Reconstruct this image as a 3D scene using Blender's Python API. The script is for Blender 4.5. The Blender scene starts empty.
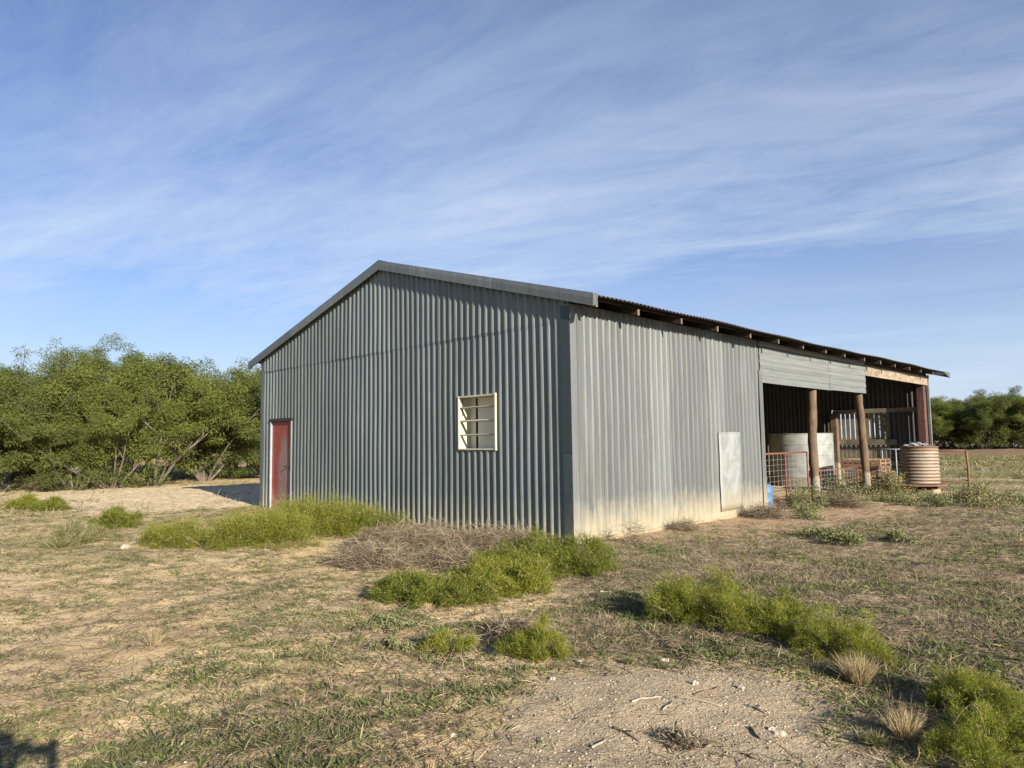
import bpy, bmesh, math, random
import numpy as np
from mathutils import Vector, Matrix
random.seed(7); rng = np.random.default_rng(11)
C = bpy.context.scene.collection
PI = math.pi
CAM = np.array([7.0347, -8.3288, 1.6])

# ------------------------------------------------------------------ helpers
def link(o, parent=None):
    C.objects.link(o)
    if parent is not None: o.parent = parent
    return o
def tag(o, label=None, cat=None, group=None, kind=None):
    if label: o['label'] = label
    if cat: o['category'] = cat
    if group: o['group'] = group
    if kind: o['kind'] = kind
    return o
def empty(name, loc=(0, 0, 0), rz=0.0):
    o = bpy.data.objects.new(name, None); C.objects.link(o)
    o.location = loc; o.rotation_euler = (0, 0, rz); o.empty_display_size = .2
    return o
def copy_tree(root, loc, rz, scale=1.0, sz=None):
    r = root.copy(); C.objects.link(r); r.location = loc; r.rotation_euler = (0, 0, rz)
    r.scale = (scale, scale, sz if sz else scale)
    for ch in list(root.children):
        c = ch.copy(); C.objects.link(c); c.parent = r
        for g in ch.children:
            d = g.copy(); C.objects.link(d); d.parent = c
    return r

class MB:
    def __init__(s): s.v = []; s.f = []
    def add(s, vs, fs):
        b = len(s.v); s.v += [tuple(v) for v in vs]; s.f += [tuple(b + i for i in f) for f in fs]
    def box(s, x0, x1, y0, y1, z0, z1, m=None):
        vs = [(x, y, z) for x in (x0, x1) for y in (y0, y1) for z in (z0, z1)]
        if m is not None: vs = [tuple(m @ Vector(v)) for v in vs]
        s.add(vs, [(0, 1, 3, 2), (4, 6, 7, 5), (0, 4, 5, 1), (2, 3, 7, 6), (0, 2, 6, 4), (1, 5, 7, 3)])
    def tube(s, pts, rad, n=8, cap=True, jit=0.0):
        pts = [Vector(p) for p in pts]
        if not hasattr(rad, '__len__'): rad = [rad] * len(pts)
        b = len(s.v); prev = None
        for i, p in enumerate(pts):
            t = (pts[min(i + 1, len(pts) - 1)] - pts[max(i - 1, 0)])
            t = t.normalized() if t.length > 1e-9 else Vector((0, 0, 1))
            a = Vector((1, 0, 0)) if abs(t.x) < .8 else Vector((0, 1, 0))
            if prev is not None: a = prev
            u = (a - t * a.dot(t)).normalized(); w = t.cross(u); prev = u
            for k in range(n):
                an = 2 * PI * k / n; r = rad[i] * (1 + random.uniform(-jit, jit))
                s.v.append(tuple(p + u * (r * math.cos(an)) + w * (r * math.sin(an))))
        for i in range(len(pts) - 1):
            for k in range(n):
                k2 = (k + 1) % n
                s.f.append((b + i * n + k, b + i * n + k2, b + (i + 1) * n + k2, b + (i + 1) * n + k))
        if cap:
            s.f.append(tuple(b + k for k in reversed(range(n))))
            s.f.append(tuple(b + (len(pts) - 1) * n + k for k in range(n)))
    def lathe(s, prof, n=48, c=(0, 0, 0), capt=False, capb=False):
        b = len(s.v)
        for r, z in prof:
            for k in range(n):
                a = 2 * PI * k / n; s.v.append((c[0] + r * math.cos(a), c[1] + r * math.sin(a), c[2] + z))
        for i in range(len(prof) - 1):
            for k in range(n):
                k2 = (k + 1) % n
                s.f.append((b + i * n + k, b + i * n + k2, b + (i + 1) * n + k2, b + (i + 1) * n + k))
        if capb: s.f.append(tuple(b + k for k in reversed(range(n))))
        if capt: s.f.append(tuple(b + (len(prof) - 1) * n + k for k in range(n)))
    def build(s, name, mat, parent=None, smooth=False, bevel=0.0, solid=0.0):
        me = bpy.data.meshes.new(name); me.from_pydata(s.v, [], s.f); me.update()
        if smooth:
            me.polygons.foreach_set('use_smooth', [True] * len(me.polygons))
        me.materials.append(mat)
        o = bpy.data.objects.new(name, me); link(o, parent)
        if solid:
            m = o.modifiers.new('thick', 'SOLIDIFY'); m.thickness = solid; m.offset = 0
        if bevel:
            m = o.modifiers.new('bev', 'BEVEL'); m.width = bevel; m.segments = 2; m.limit_method = 'ANGLE'
        return o

def np_mesh(name, verts, quads, tris, mat, parent=None, rnd=None, smooth=False):
    """fast mesh from numpy arrays"""
    me = bpy.data.meshes.new(name)
    nv = len(verts); nq = len(quads); nt = len(tris)
    me.vertices.add(nv); me.vertices.foreach_set('co', np.ascontiguousarray(verts, dtype=np.float32).ravel())
    nl = nq * 4 + nt * 3
    me.loops.add(nl)
    li = np.concatenate([np.asarray(quads, dtype=np.int32).ravel(), np.asarray(tris, dtype=np.int32).ravel()])
    me.loops.foreach_set('vertex_index', li)
    me.polygons.add(nq + nt)
    st = np.concatenate([np.arange(nq) * 4, nq * 4 + np.arange(nt) * 3]).astype(np.int32)
    me.polygons.foreach_set('loop_start', st)
    me.update(calc_edges=True)
    if smooth: me.polygons.foreach_set('use_smooth', np.ones(nq + nt, dtype=bool))
    if rnd is not None:
        a = me.attributes.new('rnd', 'FLOAT', 'POINT'); a.data.foreach_set('value', np.asarray(rnd, dtype=np.float32))
    me.materials.append(mat)
    o = bpy.data.objects.new(name, me); link(o, parent)
    return o

# value noise in numpy
def _h(ix, iy, seed):
    n = (ix.astype(np.int64) * 374761393 + iy.astype(np.int64) * 668265263 + seed * 974634777) & 0xffffffff
    n = ((n ^ (n >> 13)) * 1274126177) & 0xffffffff
    return ((n ^ (n >> 16)) & 0xffff) / 65535.0
def vn(x, y, s=1.0, seed=0):
    x = np.asarray(x, float) * s + 1000.3; y = np.asarray(y, float) * s + 1000.7
    ix = np.floor(x); iy = np.floor(y); fx = x - ix; fy = y - iy
    fx = fx * fx * (3 - 2 * fx); fy = fy * fy * (3 - 2 * fy)
    a = _h(ix, iy, seed); b = _h(ix + 1, iy, seed); c = _h(ix, iy + 1, seed); d = _h(ix + 1, iy + 1, seed)
    return (a * (1 - fx) + b * fx) * (1 - fy) + (c * (1 - fx) + d * fx) * fy
def fbm(x, y, s=1.0, seed=0, o=4):
    t = 0; a = .5; n = 0
    for i in range(o):
        t = t + a * vn(x, y, s * 2 ** i, seed + i * 17); n += a; a *= .55
    return t / n
def sstep(a, b, x):
    t = np.clip((np.asarray(x, float) - a) / (b - a), 0, 1); return t * t * (3 - 2 * t)

def poly_sd(x, y, P):
    """signed distance to polygon, negative inside"""
    x = np.asarray(x, float); y = np.asarray(y, float)
    d = np.full(x.shape, 1e18); inside = np.zeros(x.shape, bool); n = len(P)
    for i in range(n):
        ax, ay = P[i]; bx, by = P[(i + 1) % n]
        ex, ey = bx - ax, by - ay; wx, wy = x - ax, y - ay
        t = np.clip((wx * ex + wy * ey) / (ex * ex + ey * ey), 0, 1)
        d = np.minimum(d, (wx - ex * t) ** 2 + (wy - ey * t) ** 2)
        c = ((ay <= y) & (by > y)) | ((ay > y) & (by <= y))
        xi = ax + (y - ay) / (by - ay + 1e-12) * ex
        inside ^= c & (x < xi)
    return np.where(inside, -1, 1) * np.sqrt(d)

GRAVEL = [(3.65, -4.75), (3.8, -4.15), (4.5, -3.6), (5.1, -3.55), (5.6, -4.2), (5.95, -4.7), (6.6, -5.2), (7.6, -6.6), (6.0, -7.6), (4.6, -6.6), (4.0, -5.6)]
LITTER = [(0.3, -0.6), (1.6, -2.2), (3.0, -3.6), (3.6, -4.2), (4.6, -3.4), (5.3, -3.5), (5.7, -4.2), (7.5, -5.0), (12, -3), (14, 6), (9, 18), (2.6, 14), (2.0, 8.2), (1.2, 5.0), (0.6, 1.0)]
MIDGREEN = [(0.5, -4.6), (1.8, -3.2), (3.0, -3.3), (3.8, -4.0), (3.5, -4.9), (3.9, -5.6), (4.3, -6.3), (3.2, -6.2), (2.4, -5.4)]
TRACK = [(0.3, 0.3), (1.3, 1.8), (2.2, 5.5), (2.6, 9.5), (3.6, 13.0), (1.8, 12.6), (1.0, 9), (0.25, 6.4), (0.1, 2.5)]
PALE = [(-11.5, -3.2), (-15, -3.5), (-22, -4.0), (-31, -5), (-33, -1), (-24, 1.6), (-21, 5), (-16, 8), (-11, 6), (-10.8, 0.6)]
def zones(x, y):
    w = (fbm(x, y, .9, 5) - .5) * 1.6 + (fbm(x, y, 4, 9) - .5) * .5
    r = np.hypot(x - CAM[0], y - CAM[1]); k = .25 + .75 * sstep(6, 14, r)
    g = 1 - sstep(-.22, .22, poly_sd(x, y, GRAVEL) + w * .28)
    l = 1 - sstep(-.4, .5, poly_sd(x, y, LITTER) + w * .7 * k)
    m = 1 - sstep(-.3, .35, poly_sd(x, y, MIDGREEN) + w * .45)
    t = 1 - sstep(-.35, .35, poly_sd(x, y, TRACK) + w * .4)
    p = 1 - sstep(-1, 1.5, poly_sd(x, y, PALE) + w * 1.6)
    far = sstep(13, 17, y) * sstep(-12, -9, x + y * .3 + 0)      # field behind the barn
    l = l * (1 - t * .75) * (1 - g); m = m * (1 - g)
    left = (1 - l) * (1 - m) * (1 - g) * (1 - p) * (1 - t) * (1 - far)
    return dict(gravel=g, litter=l * (1 - far), mid=m, track=t, pale=p, far=far, left=left)
def gz(x, y):
    x = np.asarray(x, float); y = np.asarray(y, float)
    dx = np.maximum(np.maximum(-10.6 - x, x - 0.05), 0); dy = np.maximum(np.maximum(-.05 - y, y - 19.4), 0)
    db = np.hypot(dx, dy); f = sstep(0.05, 2.0, db)
    h = ((fbm(x, y, .35, 1, 3) - .5) * .16 + (fbm(x, y, 1.7, 2, 3) - .5) * .055 + (fbm(x, y, 7, 3, 3) - .5) * .06 * (.35 + .65 * sstep(-.25, .15, poly_sd(x, y, GRAVEL)))) * f
    h = h + .035 * (1 - sstep(0.05, .45, db)) * (fbm(x, y, 2.0, 4) ) * (db > 0)
    h = h + .35 * sstep(52, 66, y)
    r = np.hypot(x - CAM[0], y - CAM[1])
    return h + (fbm(x, y, .02, 8, 2) - .5) * 1.0 * sstep(110, 300, r)
def gz1(x, y): return float(gz(np.array([x]), np.array([y]))[0])

# ------------------------------------------------------------------ materials
class NT:
    def __init__(s, name):
        s.m = bpy.data.materials.new(name); s.m.use_nodes = True; s.t = s.m.node_tree
        s.b = s.t.nodes['Principled BSDF']; s.out = s.t.nodes['Material Output']
    def n(s, ty, **k):
        nd = s.t.nodes.new(ty)
        for a, v in k.items():
            if hasattr(nd, a): setattr(nd, a, v)
            else: nd.inputs[a].default_value = v
        return nd
    def l(s, a, b): s.t.links.new(a, b)
    def coord(s, scale=(1, 1, 1), kind='Object'):
        c = s.n('ShaderNodeTexCoord'); m = s.n('ShaderNodeMapping'); m.inputs['Scale'].default_value = scale
        s.l(c.outputs[kind], m.inputs[0]); return m.outputs[0]
    def wpos(s, scale=(1, 1, 1)):
        c = s.n('ShaderNodeNewGeometry'); m = s.n('ShaderNodeMapping'); m.inputs['Scale'].default_value = scale
        s.l(c.outputs['Position'], m.inputs[0]); return m.outputs[0]
    def noise(s, vec, scale, detail=4, rough=.6, dist=0.0):
        n = s.n('ShaderNodeTexNoise'); n.inputs['Scale'].default_value = scale; n.inputs['Detail'].default_value = detail
        n.inputs['Roughness'].default_value = rough; n.inputs['Distortion'].default_value = dist
        if vec is not None: s.l(vec, n.inputs['Vector'])
        return n.outputs['Fac']
    def ramp(s, fac, stops):
        r = s.n('ShaderNodeValToRGB'); e = r.color_ramp.elements
        while len(e) > 1: e.remove(e[-1])
        for i, (p, c) in enumerate(stops):
            el = e[0] if i == 0 else e.new(p)
            el.position = p; el.color = (c, c, c, 1) if not hasattr(c, '__len__') else (*c, 1)
        s.l(fac, r.inputs[0]); return r.outputs[0]
    def mix(s, fac, a, b, mode='MIX'):
        m = s.n('ShaderNodeMix'); m.data_type = 'RGBA'; m.blend_type = mode
        for inp, v in ((m.inputs[0], fac), (m.inputs[6], a), (m.inputs[7], b)):
            if isinstance(v, (int, float)): inp.default_value = v
            elif hasattr(v, '__len__'): inp.default_value = (*v, 1)
            else: s.l(v, inp)
        return m.outputs[2]
    def math(s, op, a, b=0.0, c=None, clamp=False):
        m = s.n('ShaderNodeMath'); m.operation = op; m.use_clamp = clamp
        for inp, v in zip(m.inputs, (a, b, c)):
            if v is None: continue
            if isinstance(v, (int, float)): inp.default_value = v
            else: s.l(v, inp)
        return m.outputs[0]
    def attr(s, name):
        a = s.n('ShaderNodeAttribute'); a.attribute_name = name; return a.outputs['Fac']
    def sep(s, vec):
        x = s.n('ShaderNodeSeparateXYZ'); s.l(vec, x.inputs[0]); return x.outputs
    def bump(s, h, strength=.3, dist=.02):
        b = s.n('ShaderNodeBump'); b.inputs['Strength'].default_value = strength; b.inputs['Distance'].default_value = dist
        s.l(h, b.inputs['Height']); s.l(b.outputs[0], s.b.inputs['Normal'])
    def fin(s, col=None, rough=.6, metal=0.0, spec=None):
        def put(inp, v):
            if v is None: return
            if isinstance(v, (int, float)): inp.default_value = v
            elif hasattr(v, '__len__'): inp.default_value = (*v, 1)
            else: s.l(v, inp)
        put(s.b.inputs['Base Color'], col); put(s.b.inputs['Roughness'], rough); put(s.b.inputs['Metallic'], metal)
        if spec is not None: s.b.inputs['Specular IOR Level'].default_value = spec
        return s.m

def galv(name, base, sheet_axis=0, sheet_w=.8, dirt=0.0, dirt_col=(.42, .36, .22), rough=.5, metal=.35, rust=0.0, dark=1.0, wear=.5):
    """weathered zinc: spangle, streaks, per-sheet tone, mud splash along the foot"""
    s = NT(name); P = s.wpos(); xyz = s.sep(P)
    ax = xyz[sheet_axis]
    idx = s.math('FLOOR', s.math('DIVIDE', s.math('ADD', ax, 40.0), sheet_w))
    wn = s.n('ShaderNodeTexWhiteNoise'); wn.noise_dimensions = '1D'; s.l(idx, wn.inputs['W'])
    tone = s.math('MULTIPLY_ADD', wn.outputs['Value'], .36, .82)
    streakv = s.wpos((3.5, 3.5, .35)) if sheet_axis != 2 else s.wpos((.4, .4, 6))
    st = s.noise(streakv, 2.2, 5, .65)
    blot = s.noise(P, 1.3, 4, .6); fine = s.noise(P, 40, 3, .7)
    b = Vector(base)
    col = s.mix(s.ramp(st, [(.3, 0), (.72, 1)]), tuple(b * .74), tuple(b * 1.2))
    col = s.mix(s.ramp(blot, [(.4, 0), (.7, .6)]), col, tuple(Vector((b.x * 1.05, b.y * 1.08, b.z * 1.12)) * .9))
    col = s.mix(.5, col, s.mix(fine, (.6, .6, .6), (1.25, 1.25, 1.25)), 'MULTIPLY')
    cm = s.n('ShaderNodeCombineColor'); 
    for i in range(3): s.l(tone, cm.inputs[i])
    col = s.mix(1.0, col, cm.outputs[0], 'MULTIPLY')
    fr_ = s.math('FRACT', s.math('DIVIDE', s.math('ADD', ax, 40.0), sheet_w))
    lap = s.math('MULTIPLY', s.math('LESS_THAN', fr_, .016 / sheet_w), s.math('MULTIPLY_ADD', st, .8, .15))
    col = s.mix(lap, col, tuple(b * .28))
    # run-down stains below the fixings
    rs = s.noise(s.wpos((7, 7, .22)), 2.0, 4, .7); rs = s.ramp(rs, [(.60, 0), (.70, .45)])
    col = s.mix(rs, col, tuple(Vector((b.x * .72, b.y * .62, b.z * .5))))
    # pale scuffs
    sc = s.ramp(s.noise(P, 6.0, 6, .75, .6), [(.70, 0), (.76, 1)])
    col = s.mix(s.math('MULTIPLY', sc, wear), col, (.55, .57, .55))
    r = rough; m = metal
    if rust > 0:
        rn = s.ramp(s.noise(P, 2.4, 6, .7), [(.62 - rust * .35, 0), (.75 - rust * .3, 1)])
        rc = s.mix(s.noise(P, 22, 3, .6), (.10, .042, .02), (.24, .11, .05))
        col = s.mix(rn, col, rc); m = s.math('MULTIPLY', s.math('SUBTRACT', 1.0, rn), metal)
        r = s.math('MULTIPLY_ADD', rn, .3, rough)
    if dirt > 0:
        nz = s.noise(s.wpos((3.2, 3.2, 1.0)), 2.4, 6, .72)
        zz = s.math('ADD', xyz[2], s.math('MULTIPLY', s.math('SUBTRACT', nz, .5), .95))
        dm = s.math('MULTIPLY', s.ramp(s.math('DIVIDE', zz, 1.2), [(.08, 1), (.28, .6), (.58, 0)]), dirt)
        col = s.mix(dm, col, s.mix(fine, tuple(Vector(dirt_col) * .85), tuple(Vector(dirt_col) * 1.1)))
        m = s.math('MULTIPLY', s.math('SUBTRACT', 1.0, dm), m if not isinstance(m, (int, float)) else metal)
        r = s.math('MULTIPLY_ADD', dm, .35, rough)
    s.bump(s.noise(P, 5, 3, .5), .12, .02)
    return s.fin(col, r, m)

def wood(name, a, b, axis=2, grey=None, gz_=None, rough=.85):
    s = NT(name); sc = [14, 14, 14]; sc[axis] = 1.2
    P = s.wpos(tuple(sc)); Q = s.wpos()
    g = s.noise(P, 1.6, 6, .7, .4)
    col = s.mix(s.ramp(g, [(.3, 0), (.7, 1)]), a, b)
    col = s.mix(s.ramp(s.noise(Q, 3.0, 4, .6), [(.45, 0), (.7, .7)]), col, tuple(Vector(a) * .6))
    if grey:
        z = s.sep(Q)[2]; zz = s.math('ADD', z, s.math('MULTIPLY', s.noise(Q, 3, 3), .4))
        col = s.mix(s.ramp(zz, [(gz_, 1), (gz_ + .06, 0)]), col, s.mix(g, tuple(Vector(grey) * .7), grey))
    s.bump(g, .5, .01)
    return s.fin(col, rough)

def paint(name, base, var=.25, rough=.6, rust=0.0, rust_col=(.12, .05, .025), scale=4.0, metal=0.0):
    s = NT(name); P = s.wpos(); b = Vector(base)
    col = s.mix(s.ramp(s.noise(P, scale, 5, .65), [(.3, 0), (.7, 1)]), tuple(b * (1 - var)), tuple(b * (1 + var)))
    if rust:
        col = s.mix(s.ramp(s.noise(P, scale * 1.7, 6, .75, .5), [(.66 - rust * .3, 0), (.72 - rust * .2, 1)]), col,
                    s.mix(s.noise(P, 30, 3), tuple(Vector(rust_col) * .7), tuple(Vector(rust_col) * 1.6)))
    s.bump(s.noise(P, 30, 3), .15, .004)
    return s.fin(col, rough, metal)

def leafmat(name, a, b, trans=.35, tint=(1.2, 1.3, .6), rough=.6, patch=None):
    s = NT(name); r = s.attr('rnd')
    col = s.mix(r, a, b)
    n = s.noise(s.coord(), 1.3, 3)
    col = s.mix(s.ramp(n, [(.35, 0), (.65, .5)]), col, tuple(Vector(a) * .9))
    if patch: col = s.mix(s.ramp(r, [(.86, 0), (.92, 1)]), col, patch)
    s.fin(col, rough, 0.0, .25)
    tr = s.n('ShaderNodeBsdfTranslucent'); s.l(s.mix(1.0, col, tint, 'MULTIPLY'), tr.inputs[0])
    ms = s.n('ShaderNodeMixShader'); ms.inputs[0].default_value = trans
    s.l(s.b.outputs[0], ms.inputs[1]); s.l(tr.outputs[0], ms.inputs[2]); s.l(ms.outputs[0], s.out.inputs[0])
    return s.m

M = {}
M['gable'] = galv('galvanised_gable', (.132, .156, .152), 0, .80, dirt=.3, rough=.48, metal=.18, wear=.25)
M['side'] = galv('galvanised_side', (.140, .152, .148), 1, .68, dirt=.9, dirt_col=(.315, .275, .185), rough=.5, metal=.25, wear=.5)
M['header'] = galv('galvanised_header', (.18, .195, .185), 2, .4, rough=.5, metal=.3, wear=.4)
M['trim'] = galv('galvanised_trim', (.15, .168, .165), 0, 2.4, rough=.45, metal=.4, wear=.2)
M['trimdk'] = galv('dull_corner_trim', (.06, .078, .083), 2, 2.3, rough=.5, metal=.4, dirt=.15, wear=.2)
M['roof'] = galv('rusty_roof', (.05, .045, .042), 1, .8, rough=.75, metal=.1, rust=.05, wear=.0)
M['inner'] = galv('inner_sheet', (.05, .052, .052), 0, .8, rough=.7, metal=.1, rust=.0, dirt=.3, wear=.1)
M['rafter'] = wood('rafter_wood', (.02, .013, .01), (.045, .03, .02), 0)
M['rend'] = wood('sunlit_rafter_end', (.09, .062, .045), (.19, .14, .10), 2)  # sunlight on the rafter tails, put into a paler end colour
M['beam'] = wood('pale_weathered_beam', (.15, .108, .072), (.37, .315, .24), 1)
M['post'] = wood('red_brown_post', (.075, .048, .028), (.175, .118, .072), 2, grey=(.29, .25, .19), gz_=.78)
M['cpost'] = wood('dark_red_post', (.065, .03, .024), (.13, .06, .045), 2)
M['rail'] = wood('grey_rail', (.11, .095, .07), (.24, .21, .16), 0)
M['pallet'] = wood('pallet_wood', (.20, .12, .07), (.37, .25, .16), 0)
M['cream'] = paint('cream_paint', (.45, .425, .33), .12, .55, rust=.10, rust_col=(.25, .17, .1))
M['panel'] = paint('pale_board', (.56, .55, .44), .1, .6)
M['rust'] = paint('rusted_steel', (.16, .075, .042), .4, .85, scale=9)
M['redgate'] = paint('red_oxide_pipe', (.15, .05, .035), .3, .7, rust=.4, scale=9)
M['wire'] = paint('dull_wire', (.22, .21, .20), .3, .6, scale=12, metal=.3)
M['blue'] = paint('blue_plastic', (.055, .13, .24), .12, .6)
M['white'] = paint('white_chalky', (.24, .265, .29), .14, .6, rust=.12, rust_col=(.2, .16, .12))
M['black'] = paint('black_iron', (.02, .018, .016), .3, .6)
M['concrete'] = paint('concrete', (.30, .235, .15), .18, .9)

# red door with bare scuffed middle
s = NT('red_door_paint'); P = s.wpos(); X = s.sep(P)
n = s.noise(P, 3.2, 6, .7, .4); f = s.noise(P, 16, 4, .7)
cx = s.math('ABSOLUTE', s.math('ADD', X[0], 9.35))
mid = s.math('SUBTRACT', 1.0, s.math('MULTIPLY', cx, 2.2), clamp=True)
lowr = s.math('SUBTRACT', 1.0, s.math('MULTIPLY', s.math('ABSOLUTE', s.math('SUBTRACT', X[2], .85)), .72), clamp=True)
w = s.math('MULTIPLY', s.math('MULTIPLY', mid, lowr), s.math('MULTIPLY_ADD', n, 1.6, .35), clamp=True)
col = s.mix(s.ramp(f, [(.3, 0), (.7, 1)]), (.165, .028, .018), (.26, .05, .03))
col = s.mix(s.ramp(w, [(.2, 0), (.48, .95)]), col, s.mix(f, (.13, .085, .075), (.25, .17, .15)))
lowm = s.math('MULTIPLY', s.ramp(s.math('ADD', X[2], s.math('MULTIPLY', n, .7)), [(.45, 1), (.95, 0)]), 1.0)
col = s.mix(s.math('MULTIPLY', lowm, s.ramp(f, [(.4, .2), (.6, 1)])), col, (.36, .25, .17))
s.bump(f, .2, .004); M['door'] = s.fin(col, .62)

# whitewashed patch sheet
s = NT('whitewashed_patch'); P = s.wpos(); n = s.noise(s.wpos((1, 1.6, .9)), 3.2, 6, .7, .6)
col = s.mix(s.ramp(n, [(.42, 0), (.60, 1)]), (.19, .205, .195), (.265, .28, .275))
z = s.sep(P)[2]
col = s.mix(s.ramp(s.math('ADD', z, s.math('MULTIPLY', n, .5)), [(.45, .8), (.95, 0)]), col, (.29, .25, .165))
M['patch'] = s.fin(col, .6, .1)

# corrugated ring tank: cream/rust bands
s = NT('cream_rusty_tank'); P = s.coord(); z = s.sep(P)[2]
ring = s.math('SINE', s.math('MULTIPLY_ADD', z, 2 * PI / .0895, -.9))
n = s.noise(P, 3.5, 6, .7); f = s.noise(P, 18, 4, .7)
col = s.mix(f, (.20, .175, .135), (.335, .30, .235))
rr = s.math('ADD', s.math('MULTIPLY', ring, -.22), n)
col = s.mix(s.ramp(rr, [(.42, 0), (.66, .9)]), col, s.mix(f, (.10, .05, .025), (.26, .14, .07)))
col = s.mix(s.ramp(s.math('ADD', z, s.math('MULTIPLY', n, .12)), [(.95, 0), (1.02, .9)]), col, (.17, .09, .05))
s.bump(f, .2, .004); M['tank'] = s.fin(col, .6, .1)

s = NT('pale_zinc_tank'); P = s.coord(); n = s.noise(P, 2.6, 5, .7); f = s.noise(P, 20, 3)
col = s.mix(s.ramp(n, [(.35, 0), (.65, 1)]), (.18, .195, .185), (.31, .32, .30))
col = s.mix(s.ramp(f, [(.66, 0), (.75, .6)]), col, (.2, .17, .12)); M['ztank'] = s.fin(col, .55, .15)

# vegetation
M['leaf'] = leafmat('mesquite_leaf', (.076, .102, .019), (.22, .235, .055), .35, (1.15, 1.2, .55))
M['leaf2'] = leafmat('mesquite_leaf_dark', (.06, .083, .018), (.17, .19, .052), .35, (1.15, 1.2, .55))
M['bark'] = wood('mesquite_bark', (.08, .065, .05), (.17, .14, .11), 2)
M['feather'] = leafmat('feathery_green', (.12, .145, .012), (.30, .305, .036), .35, (1.1, 1.2, .4), patch=(.40, .33, .18))
M['feather2'] = leafmat('feathery_green_deep', (.085, .112, .012), (.235, .25, .03), .35, (1.1, 1.2, .4), patch=(.34, .28, .15))
M['salt'] = leafmat('grey_green_leaf', (.12, .13, .055), (.26, .27, .13), .25, (1.1, 1.1, .7))
M['brush'] = leafmat('dead_brush', (.11, .085, .055), (.36, .295, .195), .1, (1, .9, .8))
M['straw'] = leafmat('dry_straw', (.30, .23, .12), (.56, .46, .28), .25, (1, .95, .7))
M['grassb'] = leafmat('short_grass_blades', (.06, .075, .026), (.235, .24, .10), .25, (1.1, 1.1, .6), patch=(.48, .40, .24))
M['litterb'] = leafmat('litter_twigs', (.07, .05, .035), (.36, .28, .19), .1, (1, .9, .8))
M['lowweed'] = leafmat('low_weed_leaf', (.085, .11, .035), (.235, .26, .095), .25, (1.1, 1.1, .7))
M['weed'] = leafmat('field_weeds', (.12, .125, .045), (.33, .29, .15), .3, (1.1, 1.1, .6), patch=(.5, .43, .28))
M['stick'] = wood('bleached_stick', (.25, .20, .14), (.50, .43, .33), 0)
M['litterwood'] = wood('dark_twig', (.10, .07, .045), (.22, .16, .11), 0)
M['stone'] = paint('pale_stone', (.38, .32, .25), .35, .9, scale=14)
s = NT('pebble'); col = s.mix(s.attr('rnd'), (.13, .095, .06), (.52, .43, .31)); M['pebble'] = s.fin(col, .9)

# ground
s = NT('dry_ground'); P = s.wpos()
n1 = s.noise(P, .8, 5, .6); n2 = s.noise(P, 5, 5, .65); n3 = s.noise(P, 38, 4, .7)
sand = s.mix(s.ramp(n2, [(.3, 0), (.7, 1)]), (.38, .275, .145), (.62, .475, .27))
sand = s.mix(s.ramp(n1, [(.42, 0), (.62, .7)]), sand, (.62, .49, .29))
sand = s.mix(.45, sand, s.mix(n3, (.38, .36, .34), (1.62, 1.6, 1.58)), 'MULTIPLY')
lit = s.mix(s.ramp(n3, [(.35, 0), (.62, 1)]), (.085, .066, .047), (.33, .26, .175))
lit = s.mix(s.ramp(n2, [(.44, 0), (.58, .85)]), lit, (.40, .315, .21))
lit = s.mix(s.ramp(n1, [(.46, 0), (.60, .6)]), lit, s.mix(n3, (.06, .052, .03), (.27, .235, .14)))
vo = s.n('ShaderNodeTexVoronoi'); vo.inputs['Scale'].default_value = 55; s.l(P, vo.inputs['Vector'])
gc = s.sep(vo.outputs['Color'])
gr = s.mix(gc[0], (.21, .158, .095), (.52, .43, .29))
gr = s.mix(s.ramp(vo.outputs['Distance'], [(.0, 0), (.7, .55)]), gr, (.36, .28, .18))
gr = s.mix(s.ramp(n1, [(.4, 0), (.65, .6)]), gr, (.45, .36, .235))
grn = s.mix(s.ramp(n3, [(.35, 0), (.65, 1)]), (.13, .135, .05), (.33, .28, .155))
pale = s.mix(s.ramp(n2, [(.38, 0), (.6, 1)]), (.48, .36, .21), (.74, .61, .40))
track = s.mix(s.ramp(n2, [(.3, 0), (.7, 1)]), (.30, .205, .13), (.44, .325, .21))
def edge(name, amt=.5):
    a = s.attr(name); return s.ramp(s.math('ADD', a, s.math('MULTIPLY', s.math('SUBTRACT', n2, .5), amt * 1.4)), [(.35, 0), (.65, 1)])
col = s.mix(edge('green'), sand, grn)
col = s.mix(edge('track'), col, track)
col = s.mix(edge('pale'), col, pale)
col = s.mix(s.math('MULTIPLY', edge('litter'), .85), col, lit)
col = s.mix(s.ramp(s.math('ADD', s.attr('gravel'), s.math('MULTIPLY', s.math('SUBTRACT', n2, .5), .9)), [(.2, 0), (.8, 1)]), col, gr)
# the field beyond the barn: bands of grass and bare earth
F = s.wpos((.05, .22, 1)); fb = s.noise(F, 1.0, 4, .6)
field = s.mix(s.ramp(fb, [(.42, 0), (.58, 1)]), (.19, .185, .075), (.40, .32, .21))
fy = s.sep(P)[1]
field = s.mix(s.ramp(s.math('DIVIDE', fy, 100.0), [(.50, 0), (.53, 1), (.80, 1), (.9, 0)]), field, (.24, .165, .105))
col = s.mix(edge('far', .2), col, field)
s.bump(s.math('ADD', s.math('MULTIPLY', n2, .6), s.math('MULTIPLY', n3, .5)), .9, .045)
M['ground'] = s.fin(col, .95, 0, .1)

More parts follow.
